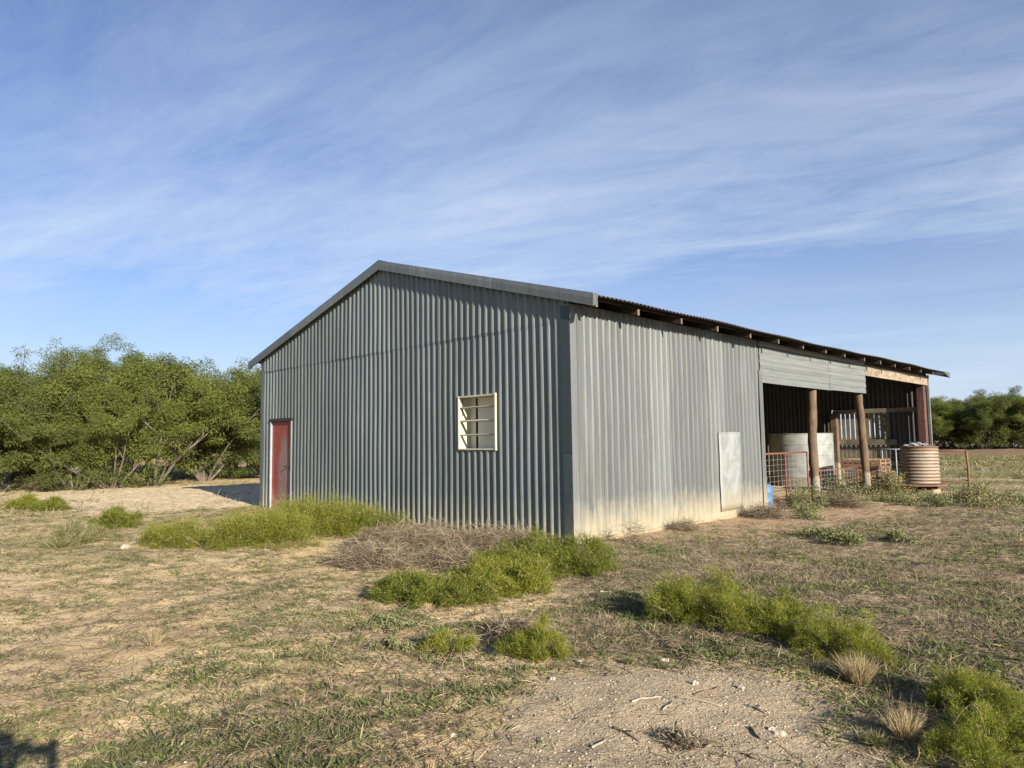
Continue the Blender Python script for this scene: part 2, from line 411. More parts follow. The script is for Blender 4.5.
# ------------------------------------------------------------------ ground sheet
N = 900
sv = np.linspace(-1, 1, N); b_, a_ = 7.5, 2.3
gx = 4.2 + a_ * np.sinh(b_ * sv); gy = -3.6 + a_ * np.sinh(b_ * sv)
GX, GY = np.meshgrid(gx, gy); GZ = gz(GX, GY)
idx = np.arange(N * N).reshape(N, N)
quads = np.stack([idx[:-1, :-1], idx[:-1, 1:], idx[1:, 1:], idx[1:, :-1]], -1).reshape(-1, 4)
ground = np_mesh('ground', np.stack([GX.ravel(), GY.ravel(), GZ.ravel()], -1), quads, np.zeros((0, 3), int), M['ground'], smooth=True)
tag(ground, kind='structure')
Z = zones(GX.ravel(), GY.ravel())
leftgreen = sstep(.50, .62, fbm(GX.ravel(), GY.ravel(), .55, 31)) * Z['left'] * .75
leftgreen = np.maximum(leftgreen, Z['left'] * sstep(.2, .8, 1 - sstep(-5.5, -3.0, GX.ravel())) * .5 * sstep(.4, .6, fbm(GX.ravel(), GY.ravel(), .8, 37)))
gm = np.clip(leftgreen * .6 + Z['mid'] * .35 * sstep(.45, .55, fbm(GX.ravel(), GY.ravel(), 1.8, 43)), 0, 1)
for k, v in dict(gravel=Z['gravel'], litter=Z['litter'], track=Z['track'], pale=Z['pale'], far=Z['far'], green=gm).items():
    a = ground.data.attributes.new(k, 'FLOAT', 'POINT'); a.data.foreach_set('value', np.clip(v, 0, 1).astype(np.float32))

# ------------------------------------------------------------------ barn
barn = empty('barn', (0, 0, 0))
tag(barn, 'long corrugated metal barn with gabled end, red door and open bays', 'barn')
PITCH = .163
RIDGE = -5.05
def zr(x): return 5.37 - (x - RIDGE) * .2824 if x > RIDGE else 5.37 - (RIDGE - x) * .262

def corrugated(spans, f, pitch=PITCH, amp=.023, step=14, dent=.003, rows=.5, seed=0, trap=0.25, ph=0.0, rib=0):
    """spans: (u0,u1,lo(u),hi(u)); f(u,v,off) -> point; crisp-crested wave"""
    mb = MB(); du = pitch / step
    for (u0, u1, lo, hi) in spans:
        us = [u0] + [k * du for k in range(math.ceil(u0 / du + 1e-6), math.floor(u1 / du - 1e-6) + 1)] + [u1]
        hmax = max(hi(u) - lo(u) for u in (u0, u1, (u0 + u1) / 2)); nr = max(2, int(hmax / rows) + 1)
        base = len(mb.v)
        for u in us:
            l, h = lo(u), hi(u)
            sn = math.sin(2 * PI * u / pitch + ph); w = math.copysign(abs(sn) ** (1 - trap), sn)
            if rib: w = (2 * ((1 + sn) / 2) ** abs(rib) - 1) * (1 if rib > 0 else -1)
            for j in range(nr):
                v = l + (h - l) * j / (nr - 1)
                d = dent * (math.sin(u * 1.7 + v * 2.3 + seed) + .6 * math.sin(u * 4.1 - v * 3.1 + seed * 2))
                mb.v.append(tuple(f(u, v, w * amp + d)))
        for i in range(len(us) - 1):
            for j in range(nr - 1):
                a = base + i * nr + j; mb.f.append((a, a + nr, a + nr + 1, a + 1))
    return mb
WX0, WX1, WZ0, WZ1 = -2.66, -1.66, 1.46, 2.43
DX0, DX1, DZ = -10.03, -8.9, 2.24
SEAM = 3.565
g_lo = lambda u: .02 + .012 * math.sin(u * 3.1)
def gtop(u): return zr(u) - .07
spans = [(-10.53, DX0, g_lo, lambda u: SEAM), (DX0, DX1, lambda u: DZ, lambda u: SEAM), (DX1, WX0, g_lo, lambda u: SEAM),
         (WX0, WX1, g_lo, lambda u: WZ0), (WX0, WX1, lambda u: WZ1, lambda u: SEAM), (WX1, -.02, g_lo, lambda u: SEAM)]
corrugated(spans, lambda u, v, d: (u, -d, v), seed=1).build('gable_wall', M['gable'], barn, True)
corrugated([(-10.53, RIDGE, lambda u: SEAM - .07 + .006 * math.sin(9 * u), gtop), (RIDGE, -.02, lambda u: SEAM - .07 + .006 * math.sin(9 * u), gtop)],
           lambda u, v, d: (u, -.011 - d, v), seed=4).build('upper_gable_wall', M['gable'], barn, True)
# sunlit long wall
s_lo = lambda u: .05 + .01 * math.sin(u * 2.3)
corrugated([(.03, 6.5, s_lo, lambda u: 3.76)], lambda u, v, d: (d, u, v), pitch=.17, amp=.0082, dent=.0035, seed=2, rib=3.2).build('side_wall', M['side'], barn, True)
# horizontal header sheets (two overlapping lengths)
def head(y0, y1, off, sd):
    return corrugated([(2.82 + sd * .01, 3.76, lambda v: y0, lambda v: y1)], lambda u, v, d: (off + d, v, u - .012 * math.sin((v - 6.4) * .47 * 1)), pitch=.172, amp=.007, seed=sd, rows=.7, dent=.006, rib=-7)
head(6.44, 10.55, .012, 1).build('header_sheet', M['header'], barn, True)
head(10.4, 13.07, .019, 2).build('header_sheet', M['header'], barn, True)
# patch of flat sheet nailed over the long wall
mb = MB(); n = 9
for i in range(n):
    for j in range(13):
        y = 4.52 + .90 * i / (n - 1); z = .16 + 1.575 * j / 12
        mb.v.append((.0125 + .001 * math.sin(i * 1.9 + j * .8) + (.004 if i in (0, n - 1) else 0), y + .006 * math.sin(j), z))
for i in range(n - 1):
    for j in range(12):
        a = i * 13 + j; mb.f.append((a, a + 13, a + 14, a + 1))
o = mb.build('patch_panel', M['patch'], barn, True, solid=.0015); o['label'] = 'whitewashed flat sheet patched over the sunlit wall'
# divider, back, left and far end walls
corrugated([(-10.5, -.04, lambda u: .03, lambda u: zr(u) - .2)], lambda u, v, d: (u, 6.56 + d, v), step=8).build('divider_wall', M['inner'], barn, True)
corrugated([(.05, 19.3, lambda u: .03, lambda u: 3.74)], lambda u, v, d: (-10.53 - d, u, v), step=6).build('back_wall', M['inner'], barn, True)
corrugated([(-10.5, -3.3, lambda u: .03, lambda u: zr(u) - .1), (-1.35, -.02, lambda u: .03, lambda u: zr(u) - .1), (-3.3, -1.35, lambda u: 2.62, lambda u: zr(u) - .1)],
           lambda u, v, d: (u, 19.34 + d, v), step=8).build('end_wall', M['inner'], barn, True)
mb = MB(); x = -3.28
while x < -1.42:
    w_ = random.uniform(.115, .14); mb.box(x, x + w_, 19.30, 19.325, .05 + random.uniform(0, .1), 2.61 - random.uniform(0, .04)); x += w_ + random.uniform(.035, .055)
mb.build('slatted_boards', M['rail'], barn)
mb = MB(); mb.box(-3.2, -1.05, 19.20, 19.27, 1.29, 1.50); mb.build('rail', M['rail'], barn, bevel=.006)
mb = MB(); mb.box(-3.2, -.25, 19.18, 19.27, 2.46, 2.62); mb.build('rail', M['rail'], barn, bevel=.006)
mb = MB(); mb.box(-3.2, -1.0, 19.20, 19.27, .55, .70); mb.build('rail', M['rail'], barn, bevel=.006)
# roof
mbr = MB(); ys = np.arange(-.06, 19.86, .11 / 8)
for side in (0, 1):
    base = len(mbr.v); xs = (RIDGE, -2.5, .575) if side else (RIDGE, -8, -11.09)
    for y in ys:
        dz = .013 * math.sin(2 * PI * y / .11) + .012 * math.sin(y * .55) * 1 + .008 * math.sin(y * 2.1)
        for x in xs: mbr.v.append((x, y, zr(x) + dz))
    for i in range(len(ys) - 1):
        for j in range(2):
            a = base + i * 3 + j; mbr.f.append((a, a + 3, a + 4, a + 1))
roof = mbr.build('roof', M['roof'], barn, True, solid=.003)
mb = MB()
for sgn in (-1, 1):
    a = (RIDGE, RIDGE + sgn * .16)
    mb.add([(a[0], -.13, 5.41), (a[1], -.13, 5.41 - .045), (a[1], 19.9, 5.41 - .045), (a[0], 19.9, 5.41)], [(0, 1, 2, 3)])
mb.build('ridge_cap', M['trim'], roof, solid=.003)
# barge flashing on both rakes of the gable: face plate plus turned top
for nm, xa in (('barge_flashing', -11.10), ('barge_flashing', .585)):
    for (y0, y1, mm) in ((-.135, -.115, 'trim'), ):
        mb = MB(); xb = RIDGE
        def q(x, y, z): return (x, y, z)
        t, m_, b_z = .03, -.05, -.165
        vs = [(xb, y0, zr(xb) + t), (xa, y0, zr(xa) + t), (xa, y0 - .012, zr(xa) + m_), (xb, y0 - .012, zr(xb) + m_),
              (xa, y0, zr(xa) + b_z), (xb, y0, zr(xb) + b_z), (xb, .02, zr(xb) + t), (xa, .02, zr(xa) + t),
              (xa, y0 + .03, zr(xa) + b_z), (xb, y0 + .03, zr(xb) + b_z)]
        mb.add(vs, [(0, 1, 2, 3), (3, 2, 4, 5), (6, 7, 1, 0), (5, 4, 8, 9)])
        mb.add([(xa, y0, zr(xa) + t), (xa, y0, zr(xa) + b_z), (xa, -.05, zr(xa) + b_z + .03), (xa, .0, zr(xa) + t)], [(0, 1, 2, 3)])
        mb.build(nm, M['trim'], barn, solid=.003)
mb = MB(); xa = .58
mb.add([(xa, 19.88, zr(xa) + .03), (xa, 19.88, zr(xa) - .16), (xa, 19.2, zr(xa) - .02), (xa, 19.2, zr(xa) + .01)], [(0, 1, 2, 3)])
mb.add([(xa, 19.9, zr(xa) + .03), (RIDGE, 19.9, zr(RIDGE) + .03), (RIDGE, 19.9, zr(RIDGE) - .16), (xa, 19.9, zr(xa) - .16)], [(0, 1, 2, 3)])
mb.build('barge_flashing', M['trim'], barn, solid=.003)
# corner trims
mb = MB(); mb.box(-.15, .034, -.030, -.0245, .0, 3.74); mb.box(.028, .034, -.0245, .24, .0, 3.74)
mb.build('corner_trim', M['side'], barn); 
mb = MB(); mb.box(-.152, .03, -.036, -.031, .0, 3.72); mb.build('corner_trim', M['trimdk'], barn)
mb = MB(); mb.box(-10.56, -10.40, -.030, -.0245, .0, 3.80); mb.box(-10.56, -10.55, -.0245, .15, .0, 3.8); mb.build('corner_trim', M['trim'], barn)
mb = MB(); mb.box(.018, .026, 6.36, 6.53, .05, 3.1); mb.box(-.16, .018, 6.525, 6.535, .05, 3.1); mb.build('opening_trim', M['side'], barn)
mb = MB(); mb.box(-.02, .05, 19.26, 19.38, .0, 3.72); mb.build('corner_trim', M['header'], barn)
# sandy concrete footing
mb = MB(); mb.box(-.12, .012, .05, 6.5, -.1, .055); mb.box(-10.5, -.12, -.008, .12, -.1, .02); mb.build('footing', M['concrete'], barn, bevel=.01)
# rafters, purlins, beams
for k in range(-0, 15):
    y = -.08 + 1.316 * k + (0.02 * math.sin(k * 2.2))
    if k == 0: y = .12
    mb = MB(); x0, x1 = -5.2, .44 + random.uniform(-.02, .02); hw = .028
    vs = []
    for x in (x0, x1):
        for yy in (y - hw, y + hw):
            for dz in (-.175, -.065): vs.append((x, yy, zr(x) + dz))
    mb.add(vs, [(0, 1, 3, 2), (4, 6, 7, 5), (0, 4, 5, 1), (2, 3, 7, 6), (0, 2, 6, 4), (1, 5, 7, 3)])
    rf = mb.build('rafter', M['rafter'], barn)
    mb = MB(); mb.box(x1 + .001, x1 + .006, y - hw, y + hw, zr(x1) - .175, zr(x1) - .072); mb.build('rafter_end', M['rend'], rf)  # thin cap carrying the painted sunlit tone
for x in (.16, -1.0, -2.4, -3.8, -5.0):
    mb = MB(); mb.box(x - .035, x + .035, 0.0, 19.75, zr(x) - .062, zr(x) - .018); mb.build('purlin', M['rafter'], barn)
mb = MB(); mb.box(-.02, .035, 13.09, 19.24, 3.355, 3.665); o = mb.build('header_beam', M['beam'], barn, bevel=.008); o['label'] = 'pale weathered timber beam over the far open bay'
mb = MB(); mb.box(-.055, -.03, 13.07, 19.24, 3.60, 3.86); mb.build('light_stop_board', M['rafter'], barn)  # board added to stop light leaking in between beam and roof
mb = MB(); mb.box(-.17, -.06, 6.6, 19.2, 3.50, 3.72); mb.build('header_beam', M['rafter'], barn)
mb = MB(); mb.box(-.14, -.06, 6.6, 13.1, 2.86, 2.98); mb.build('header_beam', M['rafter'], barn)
def log(pts, rad, mat, lab=None):
    mb = MB(); P_ = []; R_ = []
    for i in range(13):
        t = i / 12; k = t * (len(pts) - 1); a = min(int(k), len(pts) - 2); f = k - a
        P_.append(Vector(pts[a]).lerp(Vector(pts[a + 1]), f)); R_.append(rad * (1.06 - .12 * t) * (1 + .05 * math.sin(i * 1.7)))
    mb.tube(P_, R_, 12, jit=.09); o = mb.build('post', mat, barn, True)
    if lab: o['label'] = lab
log([(-.13, 9.55, -.1), (-.16, 9.56, 1.5), (-.15, 9.66, 2.97)], .112, M['post'])
log([(-.11, 13.2, -.1), (-.13, 13.07, 1.5), (-.15, 12.93, 2.98)], .108, M['post'])
mb = MB(); mb.box(-.27, -.03, 18.95, 19.2, -.1, 3.5); o = mb.build('post', M['cpost'], barn, bevel=.02)
mb = MB(); mb.box(-3.28, -3.02, 19.0, 19.2, -.1, 2.48); mb.build('post', M['post'], barn, bevel=.03)
for y in (9.4, 12.9, 16.2):
    log([(RIDGE, y, -.1), (RIDGE + .05, y, 2.5), (RIDGE, y, 5.1)], .1, M['rafter'])
# concrete slab in the closed room is hidden; dirt floor continues inside
# door
df = MB()
df.box(DX0 + .015, DX0 + .05, -.032, .07, 0, DZ); df.box(DX1 - .035, DX1, -.028, .07, 0, DZ)
fr = df.build('door_frame', M['white'], barn)
mb = MB(); mb.box(DX0 - .02, DX1 + .03, -.040, .02, DZ - .05, DZ + .02); mb.build('door_lintel', M['black'], barn)
mb = MB(); mb.box(DX0 + .055, DX1 - .04, .028, .062, .03, DZ - .055)
mb.box(DX0 + .055, DX0 + .11, .018, .028, .03, DZ - .055); mb.box(DX1 - .09, DX1 - .04, .018, .028, .03, DZ - .055)
door = mb.build('door', M['door'], barn, bevel=.003); door['label'] = 'scuffed red painted metal door'
mb = MB(); mb.box(DX1 - .15, DX1 - .10, .0, .018, .96, 1.16)
mb.tube([(DX1 - .12, .0, 1.09), (DX1 - .12, -.05, 1.09), (DX1 - .28, -.055, 1.06)], .012, 8); mb.build('handle', M['black'], door)
# window: deep cream steel box with louvre bars and blanked inner panels
win = MB(); a, b2, c, d = WX0, WX1, WZ0, WZ1; t = .028
win.box(a, a + t, -.036, .30, c, d); win.box(b2 - t, b2, -.045, .30, c - .01, d + .01)
win.box(a + t, b2 - t, -.036, .30, c, c + t); win.box(a + t, b2 - t, -.030, .30, d - t, d)
win = win.build('window', M['cream'], barn, bevel=.003); win['label'] = 'cream steel window box with three bars'
for z, th in ((2.225, .010), (1.985, .020), (1.735, .010)):
    mb = MB(); m = Matrix.Translation((0, .0, z)) @ Matrix.Rotation(math.radians(-18), 4, 'X')
    mb.box(a + t, b2 - t, -.008, .055, -th / 2, th / 2, m); mb.build('bar', M['cream'], win)
mb = MB(); mb.box(a + t, a + .17, .255, .265, c + t, d - t); mb.build('inner_panel', M['panel'], win)
mb = MB(); mb.box(a + .25, b2 - t, .235, .250, c + t, d - t); mb.build('inner_panel', M['panel'], win)
mb = MB(); mb.tube([(a + .05, .05, c + .62), (a + .05, .05, d - .03)], .006, 6); mb.build('stay', M['black'], win)

# ------------------------------------------------------------------ things in and by the barn
# big pale tank inside
t0 = empty('water_tank', (-3.05, 15.75, .0)); tag(t0, 'big pale zinc tank standing in shade inside the open bay', 'tank')
prof = [(0, .3)]
for k in range(4):
    z0 = .30 + k * .36; prof += [(1.02, z0), (1.02, z0 + .34), (1.035, z0 + .345), (1.035, z0 + .36)]
mb = MB(); mb.lathe(prof[1:] + [(.98, 1.74)], 64); mb.build('shell', M['ztank'], t0, True).modifiers.new('e', 'EDGE_SPLIT').split_angle = .5
mb = MB(); mb.lathe([(1.02, 1.70), (0.02, 1.72)], 64); mb.build('lid', M['ztank'], t0)
mb = MB(); mb.lathe([(1.15, 0), (1.12, .3), (.02, .3)], 40); mb.build('base', M['rail'], t0)
# outdoor ring tank on stand
TX, TY = 1.22, 13.35
st = empty('tank_stand', (TX - .22, TY, gz1(TX, TY))); tag(st, 'low stand with a round rusty plate under the ringed tank', 'stand')
mb = MB(); prof = [(.0, .30), (.80, .285), (.82, .27), (.82, .25), (.79, .245), (0, .26)]; mb.lathe(prof, 48); mb.build('plate', M['rust'], st)
mb = MB(); mb.box(-.35, .60, -.30, .36, 0, .14); mb.build('block', M['concrete'], st, bevel=.02)
mb = MB(); mb.box(-.50, .56, -.30, -.2, .14, .243); mb.box(-.5, .56, .2, .3, .14, .243); mb.build('bearer', M['rafter'], st, bevel=.01)
wt = empty('water_tank', (TX, TY, gz1(TX, TY) + .303)); tag(wt, 'small cream and rust ringed water tank outside the open bay', 'tank')
prof = []; H_ = .985
for i in range(133):
    z = H_ * i / 132; prof.append((.455 + .013 * math.sin(2 * PI * z / .0895), z))
prof += [(.472, H_), (.472, H_ + .022), (.44, H_ + .022), (.44, H_ - .1)]
mb = MB(); mb.lathe(prof, 72); mb.build('shell', M['tank'], wt, True)
mb = MB(); mb.lathe([(.445, H_ - .01), (.02, H_ + .01)], 48); mb.build('lid', M['rust'], wt)
mb = MB(); n = 22; R_ = .29
for i in range(n):
    for j in range(n):
        u, v = (i / (n - 1) - .5) * 2, (j / (n - 1) - .5) * 2
        r_ = math.hypot(u, v); h = .075 * max(0, 1 - r_ ** 1.5 * .8) + .022 * math.sin(u * 9 + v * 5) + .018 * math.sin(v * 13 - u * 7)
        mb.v.append((TX - .05 + u * R_, TY + v * R_ * .8, gz1(TX, TY) + .303 + H_ + .035 + max(h, -.0)))
for i in range(n - 1):
    for j in range(n - 1):
        a = i * n + j; mb.f.append((a, a + n, a + n + 1, a + 1))
o = mb.build('crumpled_sheet', M['white'], None, solid=.004); tag(o, 'crumpled pale sheet lying on top of the ringed tank', 'sheet')

def mesh_wires(mb, A, B, z0, z1, nv, nh, r=.0035):
    A = Vector(A); B = Vector(B)
    for i in range(nv + 1):
        p = A.lerp(B, i / nv); mb.tube([(p.x, p.y, z0), (p.x + random.uniform(-.006, .006), p.y, z1)], r, 5, cap=False)
    for j in range(nh + 1):
        z = z0 + (z1 - z0) * j / nh; mb.tube([(A.x, A.y, z), ((A.x + B.x) / 2, (A.y + B.y) / 2, z + random.uniform(-.008, .008)), (B.x, B.y, z)], r, 5, cap=False)
def gate(name, A, B, z0, z1, mid, mat, label, cat, r=.022, nv=12, nh=9):
    e = empty(name, ((A[0] + B[0]) / 2, (A[1] + B[1]) / 2, 0)); tag(e, label, cat)
    L = Vector((*e.location[:2], 0)); A = Vector((*A, 0)) - L; B = Vector((*B, 0)) - L
    mb = MB()
    mb.tube([(A.x, A.y, z0), (A.x, A.y, z1)], r, 8); mb.tube([(B.x, B.y, z0), (B.x, B.y, z1)], r, 8)
    mb.tube([(A.x, A.y, z1), (B.x, B.y, z1)], r, 8); mb.tube([(A.x, A.y, z0 + .02), (B.x, B.y, z0 + .02)], r, 8)
    mb.build('frame', mat, e, True)
    for m in mid:
        p = A.lerp(B, m); mb = MB(); mb.tube([(p.x, p.y, z0 + .02), (p.x, p.y, z1)], r * .9, 8); mb.build('brace', mat, e, True)
    mb = MB(); mesh_wires(mb, A, B, z0 + .04, z1 - .02, nv, nh); mb.build('wire_mesh', M['wire'], e)
    return e
gate('mesh_gate', (-.2, 6.75), (-.2, 9.28), .06, 1.24, (.5,), M['redgate'], 'red oxide pipe gate with wire mesh across the nearest bay', 'gate')
gate('mesh_gate', (-1.1, 15.95), (.5, 15.95), .08, 1.19, (.35, .6), M['white'], 'pale pipe gate with wire mesh behind the pallets', 'gate', nv=10)
gate('stock_fence', (-.3, 9.8), (-.3, 13.0), .05, .74, (.12, .16, .5), M['rust'], 'low rusty mesh panel between the two log posts', 'fence panel', r=.014, nv=16, nh=6)
gate('stock_fence', (-.1, 13.4), (-.05, 14.7), .05, .72, (.4,), M['rust'], 'low rusty mesh panel right of the farther log post', 'fence panel', r=.014, nv=9, nh=6)
pf = empty('pipe_fence', (1.9, 15.4, 0)); tag(pf, 'rusty pipe post and rails beside the ringed tank', 'fence')
mb = MB(); mb.tube([(0, 0, -.1), (0.015, 0, .6), (-.01, 0, 1.17)], .032, 10); mb.build('post', M['rust'], pf, True)
mb = MB(); mb.tube([(.0, 0, 1.16), (-.8, .02, 1.15), (-1.5, .04, 1.17)], .028, 10); mb.build('rail', M['rust'], pf, True)
mb = MB(); mb.tube([(.0, 0, .30), (-.8, .02, .24), (-1.5, .04, .26)], .02, 10); mb.build('rail', M['rust'], pf, True)

def make_pallet():
    e = empty('pallet'); L, W_ = 1.16, .98
    for k in range(3):
        mb = MB(); y = -W_ / 2 + .04 + k * (W_ - .08) / 2; mb.box(-L / 2, L / 2, y - .04, y + .04, .018, .104); mb.build('bearer', M['pallet'], e)
    for k in range(8):
        mb = MB(); x = -L / 2 + .055 + k * (L - .11) / 7; mb.box(x - .045, x + .045, -W_ / 2, W_ / 2, .105, .122); mb.build('top_board', M['pallet'], e)
    for k in range(3):
        mb = MB(); x = -L / 2 + .05 + k * (L - .1) / 2; mb.box(x - .05, x + .05, -W_ / 2, W_ / 2, 0.0, .017); mb.build('bottom_board', M['pallet'], e)
    return e
pal = make_pallet()
words = ['bottom', 'second', 'third', 'fourth', 'fifth', 'sixth', 'topmost']
for k in range(7):
    x, y, z, rz = -.78 + random.uniform(-.03, .03) + (.14 if k < 4 else 0), 15.15 + random.uniform(-.03, .03), .015 + k * .128, random.uniform(-.04, .04)
    if k == 0: p_ = pal; p_.location = (x, y, z); p_.rotation_euler = (0, 0, rz)
    else: p_ = copy_tree(pal, (x, y, z), rz)
    lab = {0: 'brown wooden pallet at the bottom of the stack in the bay', 6: 'brown wooden pallet on top of the stack in the bay'}.get(k, f'brown wooden pallet, {words[k]} from the bottom of its stack')
    tag(p_, lab, 'pallet', 'stacked wooden pallets')
cr = empty('wooden_crate', (.05, 14.3, .02), .05); tag(cr, 'slatted brown wooden crate in front of the pallet stack', 'crate')
for k in range(4):
    for sy in (-1, 1):
        mb = MB(); mb.box(-.42, .42, sy * .24 - .009, sy * .24 + .009, .02 + k * .1, .10 + k * .1); mb.build('side_slat', M['pallet'], cr)
    for sx in (-1, 1):
        mb = MB(); mb.box(sx * .42 - .009, sx * .42 + .009, -.228, .228, .02 + k * .1, .10 + k * .1); mb.build('end_slat', M['pallet'], cr)
for sx in (-1, 1):
    for sy in (-1, 1):
        mb = MB(); x, y = sx * .39, sy * .21; mb.box(x - .02, x + .02, y - .02, y + .02, 0, .42); mb.build('corner_block', M['pallet'], cr)
mb = MB(); mb.box(-.41, .41, -.225, .225, .0, .018); mb.build('bottom', M['pallet'], cr)
# blue drum
bd = empty('blue_drum', (-.16, 6.775, .0)); tag(bd, 'small blue plastic drum tucked behind the end of the sunlit wall', 'drum')
mb = MB(); mb.lathe([(0.01, 0), (.165, .01), (.18, .03), (.185, .18), (.192, .2), (.185, .22), (.185, .38), (.192, .40), (.185, .42), (.175, .53), (.14, .56)], 40); mb.build('body', M['blue'], bd, True)
mb = MB(); mb.lathe([(.14, .56), (.145, .575), (.11, .585), (.01, .585)], 32); mb.build('lid', M['blue'], bd, True)
# mound of manure / earth inside
mb = MB(); n = 34
for i in range(n):
    for j in range(n):
        u, v = (i / (n - 1) - .5) * 2, (j / (n - 1) - .5) * 2; r_ = math.hypot(u, v)
        h = .72 * max(0, 1 - r_) ** 1.1 * (1 + .25 * math.sin(u * 7) * math.cos(v * 6)) + .02 * math.sin(u * 23 + v * 31)
        mb.v.append((-.95 + u * .8, 7.75 + v * .95, -.02 + max(0, h)))
for i in range(n - 1):
    for j in range(n - 1):
        a = i * n + j; mb.f.append((a, a + n, a + n + 1, a + 1))
s = NT('earth_mound'); c_ = s.mix(s.noise(s.wpos(), 14, 5, .7), (.12, .065, .035), (.34, .20, .11)); s.bump(s.noise(s.wpos(), 20, 4), .6, .03)
o = mb.build('earth_mound', s.fin(c_, .95), None, True); tag(o, 'brown heap of loose earth inside the bay behind the red gate', 'heap')
mb = MB(); mb.box(-4.2, -4.0, 9.0, 9.9, 0, 1.7); 
sh = empty('feed_bin', (-4.6, 10.6, 0)); tag(sh, 'dark steel feed bin in the gloom left of the pale tank', 'bin')
mb = MB(); mb.box(-.55, .55, -.4, .4, .15, 1.45); mb.build('body', M['rust'], sh, bevel=.01)
mb = MB(); mb.box(-.58, .58, -.43, .43, 1.455, 1.50); mb.build('lid', M['rust'], sh, bevel=.01)
for sx in (-1, 1):
    for sy in (-1, 1):
        mb = MB(); mb.box(sx * .48 - .04, sx * .48 + .04, sy * .33 - .04, sy * .33 + .04, 0, .148); mb.build('leg', M['rust'], sh)

# ------------------------------------------------------------------ blades and shrubs
def blades(P, D, L, Wd, bend=.35, r=None, g=rng):
    """P,D (n,3); L,Wd (n,) -> verts, quads, tris, rnd"""
    n = len(P); D = D / np.linalg.norm(D, axis=1, keepdims=True)
    sd = np.cross(D, g.normal(size=(n, 3))); sd /= np.linalg.norm(sd, axis=1, keepdims=True) + 1e-9
    bd_ = np.cross(D, sd) * g.uniform(-bend, bend, (n, 1)); bd_[:, 2] -= bend * .4
    m = P + D * (L * .55)[:, None] + bd_ * (L * .25)[:, None]
    t = P + D * L[:, None] + bd_ * (L * .9)[:, None]
    w = (Wd * .5)[:, None]
    V = np.stack([P - sd * w, P + sd * w, m + sd * w * .8, m - sd * w * .8, t], 1).reshape(-1, 3)
    b = (np.arange(n) * 5)[:, None]
    if r is None: r = g.uniform(0, 1, n)
    return V, b + np.array([0, 1, 2, 3]), b + np.array([3, 2, 4]), np.repeat(r, 5)

def shrub(name, lobes, N, mat, label, cat, loc, fl=(.025, .065), fw=.004, up=.45, stems=40, stemmat='brush', spread=.8, seed=0, group=None, stemname='stem'):
    """a rounded plant of many fine filaments; lobes (dx,dy,rx,ry,h)"""
    g = np.random.default_rng(seed + 100)
    root = empty(name, (loc[0], loc[1], gz1(*loc)), 0); tag(root, label, cat, group)
    ar = np.array([l[2] * l[3] for l in lobes]); pr = ar / ar.sum(); Ps = []; Ds = []
    for l, p in zip(lobes, pr):
        n = int(N * p)
        # tufts: sub-clumps give light and dark masses
        k = max(14, n // 75); n = int(n * 2.6)
        az = g.uniform(0, 2 * PI, k); el = np.arcsin(g.uniform(0.02, 1, k)); rr = g.uniform(.3, 1, k) ** .5 * g.uniform(.72, 1.15, k)
        tc = np.stack([np.cos(az) * np.cos(el), np.sin(az) * np.cos(el), np.sin(el)], -1)
        ci = g.integers(0, k, n); c = tc[ci] * rr[ci][:, None]
        P_ = c * np.array([l[2], l[3], l[4]]) + g.normal(size=(n, 3)) * np.array([.06, .06, .055]) * (l[2] / .6)
        P_[:, 2] = np.abs(P_[:, 2]) + .0
        D_ = tc[ci] * spread + np.array([0, 0, up]) + g.normal(size=(n, 3)) * .8
        D_[:, 2] = np.maximum(D_[:, 2], -.05)
        lz = np.array([gz1(loc[0] + l[0], loc[1] + l[1]) - root.location.z])
        P_ += np.array([l[0], l[1], lz[0]]); Ps.append(P_); Ds.append(D_)
    P_ = np.concatenate(Ps); D_ = np.concatenate(Ds); n = len(P_)
    V, q, t, r = blades(P_, D_, g.uniform(*fl, n), np.full(n, fw) * g.uniform(.7, 1.4, n), .3, g.uniform(0, 1, n) ** 1.1, g)
    np_mesh('foliage', V, q, t, M[mat], root, r)
    if stems:
        Ps = []; Ds = []; Ls = []
        for l, p in zip(lobes, pr):
            k = max(6, int(stems * p)); az = g.uniform(0, 2 * PI, k)
            b = np.stack([l[0] + np.cos(az) * l[2] * .25, l[1] + np.sin(az) * l[3] * .25, np.zeros(k)], -1)
            d = np.stack([np.cos(az) * l[2], np.sin(az) * l[3], np.full(k, l[4] * .9) * g.uniform(.6, 1.1, k)], -1)
            Ps.append(b); Ds.append(d); Ls.append(np.linalg.norm(d, axis=1) * g.uniform(.6, .95, k))
        P_ = np.concatenate(Ps); D_ = np.concatenate(Ds); L_ = np.concatenate(Ls)
        V, q, t, r = blades(P_, D_, L_, np.full(len(P_), .009), .3, None, g)
        np_mesh(stemname, V, q, t, M[stemmat], root, r)
    return root

SH = []
fs = dict(cat='shrub')
